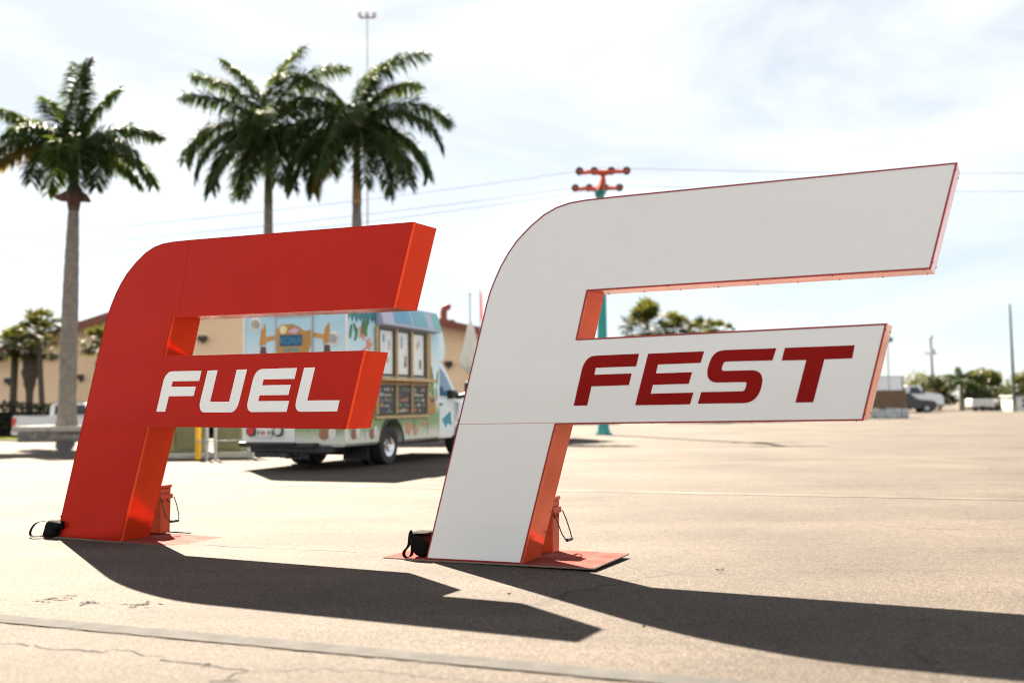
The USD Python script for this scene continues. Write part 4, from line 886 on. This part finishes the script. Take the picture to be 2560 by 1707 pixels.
def box_truck():
    t = thing('box_truck', 'white box truck with bonneted cab parked on the far right, behind the dark car', 'truck', (27.0, 93.5, 0), 0)
    bx = obj(t, 'cargo_box', box(0, 7.3, -1.2, 1.2, .95, 3.15, .04), M_WHITE)
    obj(bx, 'corner_post', box(7.15, 7.34, -1.22, -1.12, .95, 3.16), mat('box_corner_brown', (.30, .24, .20), .6)); obj(bx, 'top_rail', box(0, 7.32, -1.22, -1.16, 3.08, 3.17), M_GREYMETAL)
    cabp = [(7.5, .75), (7.5, 2.15), (7.7, 2.35), (8.8, 2.35), (9.25, 1.75), (10.6, 1.55), (10.85, 1.3), (10.9, .65), (9.9, .65)]
    obj(t, 'cab', prism(cabp, -1.0, 1.0), M_WHITE)
    obj(t, 'cab_window', prism([(7.85, 1.6), (7.95, 2.2), (8.6, 2.2), (8.95, 1.7), (8.95, 1.6)], -1.012, -.998), M_DARKGLASS)
    obj(t, 'chassis', box(.2, 10.2, -.5, .5, .55, .95), M_BLACK); obj(t, 'bumper', box(10.7, 10.98, -1.0, 1.0, .42, .68, .03), M_GREYMETAL)
    for cx in (1.8, 9.55):
        for sy in (-1, 1):
            wv = obj(t, 'wheel', lathe([(.001, -.14), (.48, -.14), (.52, -.1), (.52, .1), (.48, .14), (.001, .14)], 22, (cx, sy * .95, .52), 'y'), M_RUBBER, 35)
            obj(wv, 'rim', lathe([(.001, -.02), (.26, -.02), (.26, .02), (.001, .02)], 20, (cx, sy * 1.10, .52), 'y'), M_GREYMETAL, 35)
    obj(t, 'mirror', box(8.95, 9.1, -1.3, -1.1, 1.6, 2.0, .03), M_BLACK)
box_truck()

def dark_car():
    t = thing('dark_car', 'black car between the wooden crate and the white box truck', 'car', (30.6, 88.0, 0), 0)
    side = sg.Polygon([(0, .35), (0, 1.05), (.6, 1.12), (1.2, 1.62), (2.2, 1.64), (3.0, 1.12), (4.3, .98), (4.5, .75), (4.5, .35)])
    for cx in (.85, 3.65): side = side.difference(sg.Point(cx, .36).buffer(.40, 18))
    obj(t, 'body', prism(side, -.85, .85), M_BLACKPAINT)
    obj(t, 'side_window', prism([(1.0, 1.15), (1.35, 1.54), (2.1, 1.55), (2.75, 1.15)], -.862, -.848), M_DARKGLASS)
    for cx in (.85, 3.65):
        for sy in (-1, 1):
            wv = obj(t, 'wheel', lathe([(.001, -.1), (.34, -.1), (.37, -.08), (.37, .08), (.34, .1), (.001, .1)], 22, (cx, sy * .78, .37), 'y'), M_RUBBER, 35)
            obj(wv, 'rim', lathe([(.001, -.02), (.2, -.02), (.2, .02), (.001, .02)], 18, (cx, sy * .885, .37), 'y'), M_GREYMETAL, 35)
    obj(t, 'headlamp', box(4.42, 4.5, -.8, -.5, .72, .86, .02), M_CLEARLENS)
dark_car()

t = thing('wooden_crate', 'brown slatted wooden crate standing on grey blocks behind the white sign tip', 'crate', (20.9, 62.5, 0))
for k in range(12): obj(t, 'board', box(.01 + .205 * k, .205 * (k + 1) - .01, -.02, .03, .60, 1.66, .008), M_WOOD)
obj(t, 'frame', [box(0, 2.46, .03, 1.5, .60, .66), box(0, .06, .03, 1.5, .66, 1.64), box(2.40, 2.46, .03, 1.5, .66, 1.64), box(0, 2.46, 1.44, 1.5, .66, 1.64), box(0, 2.46, 0.03, 1.5, 1.64, 1.68)], M_WOOD)
for k, (x, wd, h) in enumerate(((20.6, .75, .50), (21.38, .65, .56), (22.06, .95, .60), (23.05, .42, .58))):
    single('concrete_block', ['leftmost grey block under the wooden crate, by the white sign tip', 'second grey block from the left under the wooden crate', 'third, widest grey block under the wooden crate', 'rightmost small grey block under the wooden crate'][k], 'block',
           box(x, x + wd, 62.3 + .05 * k, 63.4, 0, h, .04), mat('pale_block_concrete', (.42, .42, .42), .9, var=.35, scale=2.5), group='grey blocks under the crate')

t = thing('utility_trailer', 'small pale box trailer before the trees at the far right', 'trailer', (40.9, 94.5, 0))
obj(t, 'body', box(0, 2.0, -.7, .7, .35, 1.1, .08), mat('pale_trailer_paint', (.52, .50, .46), .5)); obj(t, 'chassis', box(-.3, 1.9, -.4, .4, .2, .35), M_BLACK)
for sy in (-1, 1): obj(t, 'wheel', lathe([(.001, -.08), (.24, -.08), (.24, .08), (.001, .08)], 18, (.9, sy * .72, .24), 'y'), M_RUBBER, 35)
t = thing('dark_car', 'small dark car just right of the pale box trailer', 'car', (43.4, 96.0, 0))
sd = sg.Polygon([(0, .25), (0, .7), (.35, .75), (.7, 1.1), (1.3, 1.1), (1.7, .72), (2.1, .65), (2.1, .25)])
obj(t, 'body', prism(sd, -.7, .7), M_BLACKPAINT); obj(t, 'side_window', prism([(.6, .76), (.8, 1.02), (1.25, 1.02), (1.5, .76)], -.712, -.698), M_DARKGLASS)
for cx in (.45, 1.65):
    for sy in (-1, 1): obj(t, 'wheel', lathe([(.001, -.08), (.25, -.08), (.25, .08), (.001, .08)], 18, (cx, sy * .66, .25), 'y'), M_RUBBER, 35)
t = thing('site_shed', 'white shed with dark panes at the right edge below the trees', 'shed', (44.0, 92.5, 0))
obj(t, 'wall', box(0, 5, 0, 2.4, 0, 1.25), mat('shed_white', (.58, .57, .53), .7)); obj(t, 'roof', box(-.1, 5.1, -.12, 2.5, 1.25, 1.33, .02), M_GREYMETAL)
for k in range(5):
    for r in range(2):
        fr_ = obj(t, 'window', box(.7 + .68 * k, 1.26 + .68 * k, -.02, .01, .28 + .45 * r, .66 + .45 * r), M_WHITE); obj(fr_, 'pane', box(.74 + .68 * k, 1.22 + .68 * k, -.028, -.021, .31 + .45 * r, .63 + .45 * r), M_DARKGLASS)

# ------------------------------------------------------------------ cable-ride tower
t = thing('cable_tower', 'teal steel pylon with orange cross arms and pulley wheels behind the white sign', 'tower', (3.14, 36.5, 0))
obj(t, 'pole', cyl((0, 0, 0.12), (0, 0, 8.45), .19, .135, 20), M_TEAL, 40)
obj(t, 'pole_cap', cyl((0, 0, 8.40), (0, 0, 8.52), .20, .20, 18), M_TEAL, 40)
obj(t, 'base_flange', [cyl((0, 0, .004), (0, 0, .05), .30, n=20), cyl((0, 0, .05), (0, 0, .30), .24, .185, 18)], M_TEAL, 40)
for k in range(8): obj(t, 'anchor_bolt', cyl((.265 * math.cos(k * PI / 4), .265 * math.sin(k * PI / 4), .05), (.265 * math.cos(k * PI / 4), .265 * math.sin(k * PI / 4), .10), .018, n=6), M_GREYMETAL)
obj(t, 'cross_arm', [box(-.09, .09, -1.25, 1.25, 8.52, 8.70, .02), box(-.07, .07, -1.2, -1.02, 8.68, 8.86), box(-.07, .07, 1.02, 1.2, 8.68, 8.80)], M_ORANGE)
for yy, zz in ((-1.2, 8.90), (1.2, 8.82)):
    b = obj(t, 'pulley_beam', [tube([(-.78, yy, zz - .02), (-.4, yy, zz + .03), (0, yy, zz - .02), (.4, yy, zz + .03), (.78, yy, zz + .02)], [.06, .075, .11, .075, .06], 8)], M_ORANGE, 40)
    for x in (-.80, -.30, .28, .80):
        w_ = obj(b, 'pulley_wheel', lathe([(.06, -.05), (.135, -.05), (.11, -.02), (.11, .02), (.135, .05), (.06, .05), (.06, -.05)], 20, (x, yy, zz + .05), 'y'), M_BLACK, 35)
        obj(w_, 'hub', cyl((x, yy - .045, zz + .05), (x, yy + .045, zz + .05), .085, n=14), M_ORANGE, 40)
def cable(label, pts):
    single('ride_cable', label, 'cable', tube(np.array(pts), .010, 5), M_CABLE, True, group='cables of the ride')
def sag(p, q, s, n=24):
    u = np.linspace(0, 1, n)[:, None]; P = np.array(p) * (1 - u) + np.array(q) * u; P[:, 2] -= 4 * s * (u[:, 0] * (1 - u[:, 0])); return P
cable('uppermost cable running left from the tower, crossing behind the palms', np.vstack([sag((-22, 37, 6.9), (3.1, 35.3, 9.06), .25)]))
cable('middle cable running left from the tower, crossing behind the palms', np.vstack([sag((-22, 38.5, 6.75), (3.1, 37.7, 8.98), .25)]))
cable('lowest cable running left from the tower to the left edge', np.vstack([sag((-22, 37.8, 6.05), (3.1, 36.5, 8.55), .2)]))
cable('uppermost cable running right from the tower over the white sign', np.vstack([sag((3.1, 35.3, 9.06), (24, 35.3, 8.75), .12)]))
cable('lower cable running right from the tower, behind the white sign tip', np.vstack([sag((3.1, 37.7, 8.98), (24, 37.7, 8.62), .15)]))

# ------------------------------------------------------------------ cabinets, bollard, posts behind the red sign's lower arm
t = thing('utility_cabinet', 'olive utility cabinet on a concrete pad right of the yellow bollard', 'cabinet', (-6.35, 23.15, 0))
obj(t, 'pad', box(-.32, .55, -.35, .8, 0, .13, .02), M_CONCRETE); obj(t, 'body', box(-.18, .40, -.1, .6, .13, 1.15, .02), M_OLIVE)
obj(t, 'lid', box(-.21, .43, -.13, .63, 1.15, 1.19, .01), M_OLIVE); obj(t, 'door', box(-.14, .36, -.115, -.098, .2, 1.08, .006), M_OLIVE)
t = thing('utility_cabinet', 'darker olive utility cabinet left of the yellow bollard, half hidden by the red stem', 'cabinet', (-7.6, 23.0, 0))
obj(t, 'pad', box(-.3, .95, -.35, .9, 0, .12, .02), M_CONCRETE); obj(t, 'body', box(-.15, .78, -.15, .7, .12, 1.2, .02), M_OLIVE)
obj(t, 'lid', box(-.18, .81, -.18, .73, 1.2, 1.24, .01), M_OLIVE)
obj(t, 'rib', box(.22, .27, -.17, -.15, .16, 1.15), mat('faded_yellow_strip', (.25, .20, .05), .6)); obj(t, 'door', box(.32, .74, -.168, -.15, .2, 1.1, .006), M_OLIVE)
t = thing('bollard', 'yellow steel bollard between the olive cabinets', 'bollard', (-6.68, 22.4, 0))
obj(t, 'post', cyl((0, 0, .004), (0, 0, 1.08), .062, n=20), M_YELLOW, 40); obj(t, 'cap', trimesh.creation.icosphere(2, .062).apply_translation((0, 0, 1.08)), M_YELLOW, True)
t = thing('pipe_fence', 'low grey pipe fence with a chain guarding the olive cabinets', 'fence')
for (x, y) in ((-6.42, 22.15), (-6.20, 22.0), (-5.70, 22.75), (-5.60, 22.68), (-5.50, 22.82)):
    obj(t, 'post', cyl((x, y, 0), (x, y, 1.15), .036, n=12), M_GREYMETAL, 40)
obj(t, 'rail', [tube(sag((-6.72, 22.33, .40), (-6.20, 21.96, .40), .01, 8), .013, 6), tube(sag((-6.20, 21.96, .40), (-5.66, 22.66, .41), .01, 8), .013, 6), tube(sag((-5.66, 22.66, .41), (-5.2, 22.9, .40), .01, 6), .013, 6)], M_GREYMETAL)
obj(t, 'rail', [tube([(-6.42, 22.15, 1.12), (-6.20, 22.0, 1.12), (-5.70, 22.75, 1.12), (-5.50, 22.82, 1.12)], .02, 6)], M_GREYMETAL)
t = thing('waste_bin', 'small dark bin standing behind the pipe fence', 'bin', (-5.45, 25.0, 0))
obj(t, 'body', box(-.2, .2, -.2, .2, .05, .85, .03), M_BLACK); obj(t, 'lid', box(-.22, .22, -.22, .22, .85, .92, .02), M_BLACK)

# ------------------------------------------------------------------ umbrella, flags, poles
t = thing('closed_umbrella', 'folded white market umbrella between the truck nose and the white sign', 'umbrella', (-1.26, 32.0, 0))
obj(t, 'pole', cyl((0, 0, 0.1), (0, 0, 3.62), .025, n=10), M_GREYMETAL, 40)
a = np.linspace(0, 2 * PI, 33)[:-1]; rows = []
for zz, r in ((3.58, .04), (3.4, .10), (3.0, .16), (2.6, .24), (2.35, .29), (2.2, .26), (2.08, .14)):
    rr_ = r * (1 + .22 * np.cos(8 * a)); rows.append(np.stack([rr_ * np.cos(a), rr_ * np.sin(a), zz + .05 * np.cos(8 * a) * (zz < 2.4)], 1))
v = np.vstack(rows + [[[0, 0, 3.62]], [[0, 0, 2.1]]]); f = []
for k in range(6):
    i = np.arange(32); j = (i + 1) % 32; f += [np.stack([k * 32 + i, (k + 1) * 32 + i, k * 32 + j], 1), np.stack([k * 32 + j, (k + 1) * 32 + i, (k + 1) * 32 + j], 1)]
i = np.arange(32); j = (i + 1) % 32; f += [np.stack([i, j, np.full(32, 224)], 1)[:, ::-1], np.stack([192 + i, 192 + j, np.full(32, 225)], 1)]
cm = trimesh.Trimesh(v, np.vstack(f), process=False)
if cm.volume < 0: cm.invert()
obj(t, 'canopy', cm, M_UMBRELLA, 50); obj(t, 'base', cyl((0, 0, .002), (0, 0, .1), .3, .26, 20), M_CONCRETE, 40)
t = thing('flag_pole', 'thin grey pole rising above the folded umbrella', 'pole', (-1.75, 44, 0)); obj(t, 'pole', cyl((0, 0, 0), (0, 0, 5.7), .04, .03, 8), M_GREYMETAL, 40); obj(t, 'finial', trimesh.creation.icosphere(1, .06).apply_translation((0, 0, 5.72)), M_GREYMETAL, True)
t = thing('flag_pole', 'thin pole with a furled pink flag left of the white sign', 'pole', (-1.32, 44, 0)); obj(t, 'pole', cyl((0, 0, 0), (0, 0, 5.9), .03, .025, 8), M_GREYMETAL, 40)
obj(t, 'flag', tube([(0.05, 0, 5.75), (.04, 0, 5.2), (.08, 0, 4.7), (.12, 0, 4.35)], [.03, .06, .05, .02], 8), M_PINK, True)
t = thing('light_mast', 'tall slender pale light mast rising behind the palms', 'light pole', (-8.25, 60, 0))
obj(t, 'pole', cyl((0, 0, 0), (0, 0, 23.6), .10, .05, 12), mat('pale_mast', (.62, .68, .68), .8, spec=.1), 40); obj(t, 'cross_bar', box(-.45, .45, -.05, .05, 23.5, 23.6), M_GREYMETAL)
for k, x in enumerate((-.42, 0, .42)): obj(t, 'lamp_head', box(x - .13, x + .13, -.15, .1, 23.6, 23.85, .03), M_CLEARLENS)
t = thing('utility_pole', 'slim utility pole behind the white box truck', 'utility pole', (42.0, 105, 0))
obj(t, 'pole', cyl((0, 0, 0), (-.15, 0, 7.3), .14, .09, 10), M_WOOD, 40); obj(t, 'cross_arm', box(-.85, .45, -.06, .06, 5.6, 5.72), M_WOOD); obj(t, 'transformer', cyl((-.05, -.25, 5.5), (-.05, -.25, 6.1), .2, n=12), M_GREYMETAL, 40); obj(t, 'lamp_head', box(-.3, .1, -.15, .15, 7.2, 7.45, .05), M_GREYMETAL)
t = thing('utility_pole', 'tall dark pole before the trees at the right edge', 'utility pole', (41.9, 88, 0)); obj(t, 'pole', cyl((0, 0, 0), (-.08, 0, 9.0), .15, .07, 10), mat('dark_pole_green', (.05, .065, .05), .7), 40); obj(t, 'base', cyl((0, 0, 0), (0, 0, .5), .22, n=12), M_CONCRETE, 40)
t = thing('street_lamp', 'small lamp post behind the right tip of the white sign', 'street lamp', (26.1, 73, 0)); obj(t, 'pole', cyl((0, 0, 0), (0, 0, 5.2), .07, .05, 10), M_GREYMETAL, 40); obj(t, 'lamp_head', box(-.05, .35, -.14, .14, 5.1, 5.45, .05), mat('teal_lamp_head', (.08, .22, .18), .5))

# ------------------------------------------------------------------ trees at the far right
def tree(label, x, y, h, w, kind, seed, n=2600):
    rng = np.random.default_rng(seed); t = thing('broadleaf_tree', label, 'tree', (x, y, 0))
    tr = [tube(curve([(0, 0, 0), (.06 * w, 0, h * .25), (0, 0, h * .55)], 8), np.linspace(.05 * h, .025 * h, 8), 8)]
    C = []
    for k in range(11):
        a = rng.uniform(0, 2 * PI); r = w * .5 * math.sqrt(rng.random()) * .85; z = h * rng.uniform(.28, .86); C.append((r * math.cos(a), r * math.sin(a), z, w * rng.uniform(.16, .28)))
        tr.append(tube([(0, 0, h * .3), (r * .5 * math.cos(a), r * .5 * math.sin(a), z * .75), (r * math.cos(a), r * math.sin(a), z)], [.02 * h, .012 * h, .004 * h], 5))
    obj(t, 'trunk', tr, M_BARK)
    P = []
    for cx, cy, cz, r in C:
        d = rng.normal(size=(n // 11, 3)); d /= np.linalg.norm(d, axis=1, keepdims=True); P.append(np.array([cx, cy, cz]) + d * (r * rng.uniform(.55, 1.1, (len(d), 1))) * [1, 1, .85])
    P = np.vstack(P); P = P[P[:, 2] > .12 * h]
    obj(t, 'crown', leaf_cloud(rng, P, .17), M_LEAF[kind])
for k, (x, y, h, w, kd, lab) in enumerate([
    (39.6, 101, 3.3, 2.6, 1, 'small dark tree between the box truck cab and the far palm'),
    (43.7, 108, 3.6, 4.4, 0, 'olive tree beside the far palm, behind the pale trailer'),
    (46.2, 103, 4.4, 3.6, 0, 'taller olive tree with a rounded top above the pale trailer'),
    (47.6, 104, 3.7, 4.6, 2, 'mid green tree right of the tall rounded one'),
    (48.6, 98, 3.6, 4.4, 0, 'yellowish tree left of the tall dark pole'),
    (51.5, 101, 3.9, 4.8, 2, 'green tree behind the tall dark pole'),
    (54.5, 102, 3.6, 5.0, 1, 'dark tree at the right edge behind the shed'),
    (42.2, 112, 3.2, 5.0, 1, 'low dark shrub tree under the far palm'),
    (45.0, 99.5, 2.4, 4.2, 1, 'low dark bush directly behind the pale trailer'),
    (47.4, 97, 2.3, 3.6, 1, 'low dark bush left of the white shed')]): tree(lab, x, y, h, w, kd, 60 + k)
far = royal_palm('far small palm behind the bonnet of the box truck', 42.6, 100, 0, 2.4, .2, .14, .55, [(5, 40, 95, 1, 1), (175, 35, 90, 1, 1), (30, 60, 60, .9, 0), (150, 55, 80, .9, 0), (0, 5, 85, .95, 1), (180, 0, 80, .95, 1), (-80, 30, 110, .9, 1), (-40, 15, 100, .9, 0), (-140, 20, 100, .9, 1), (80, 40, 90, .9, 0), (95, 75, 40, .8, 0)], 31, 2.1)
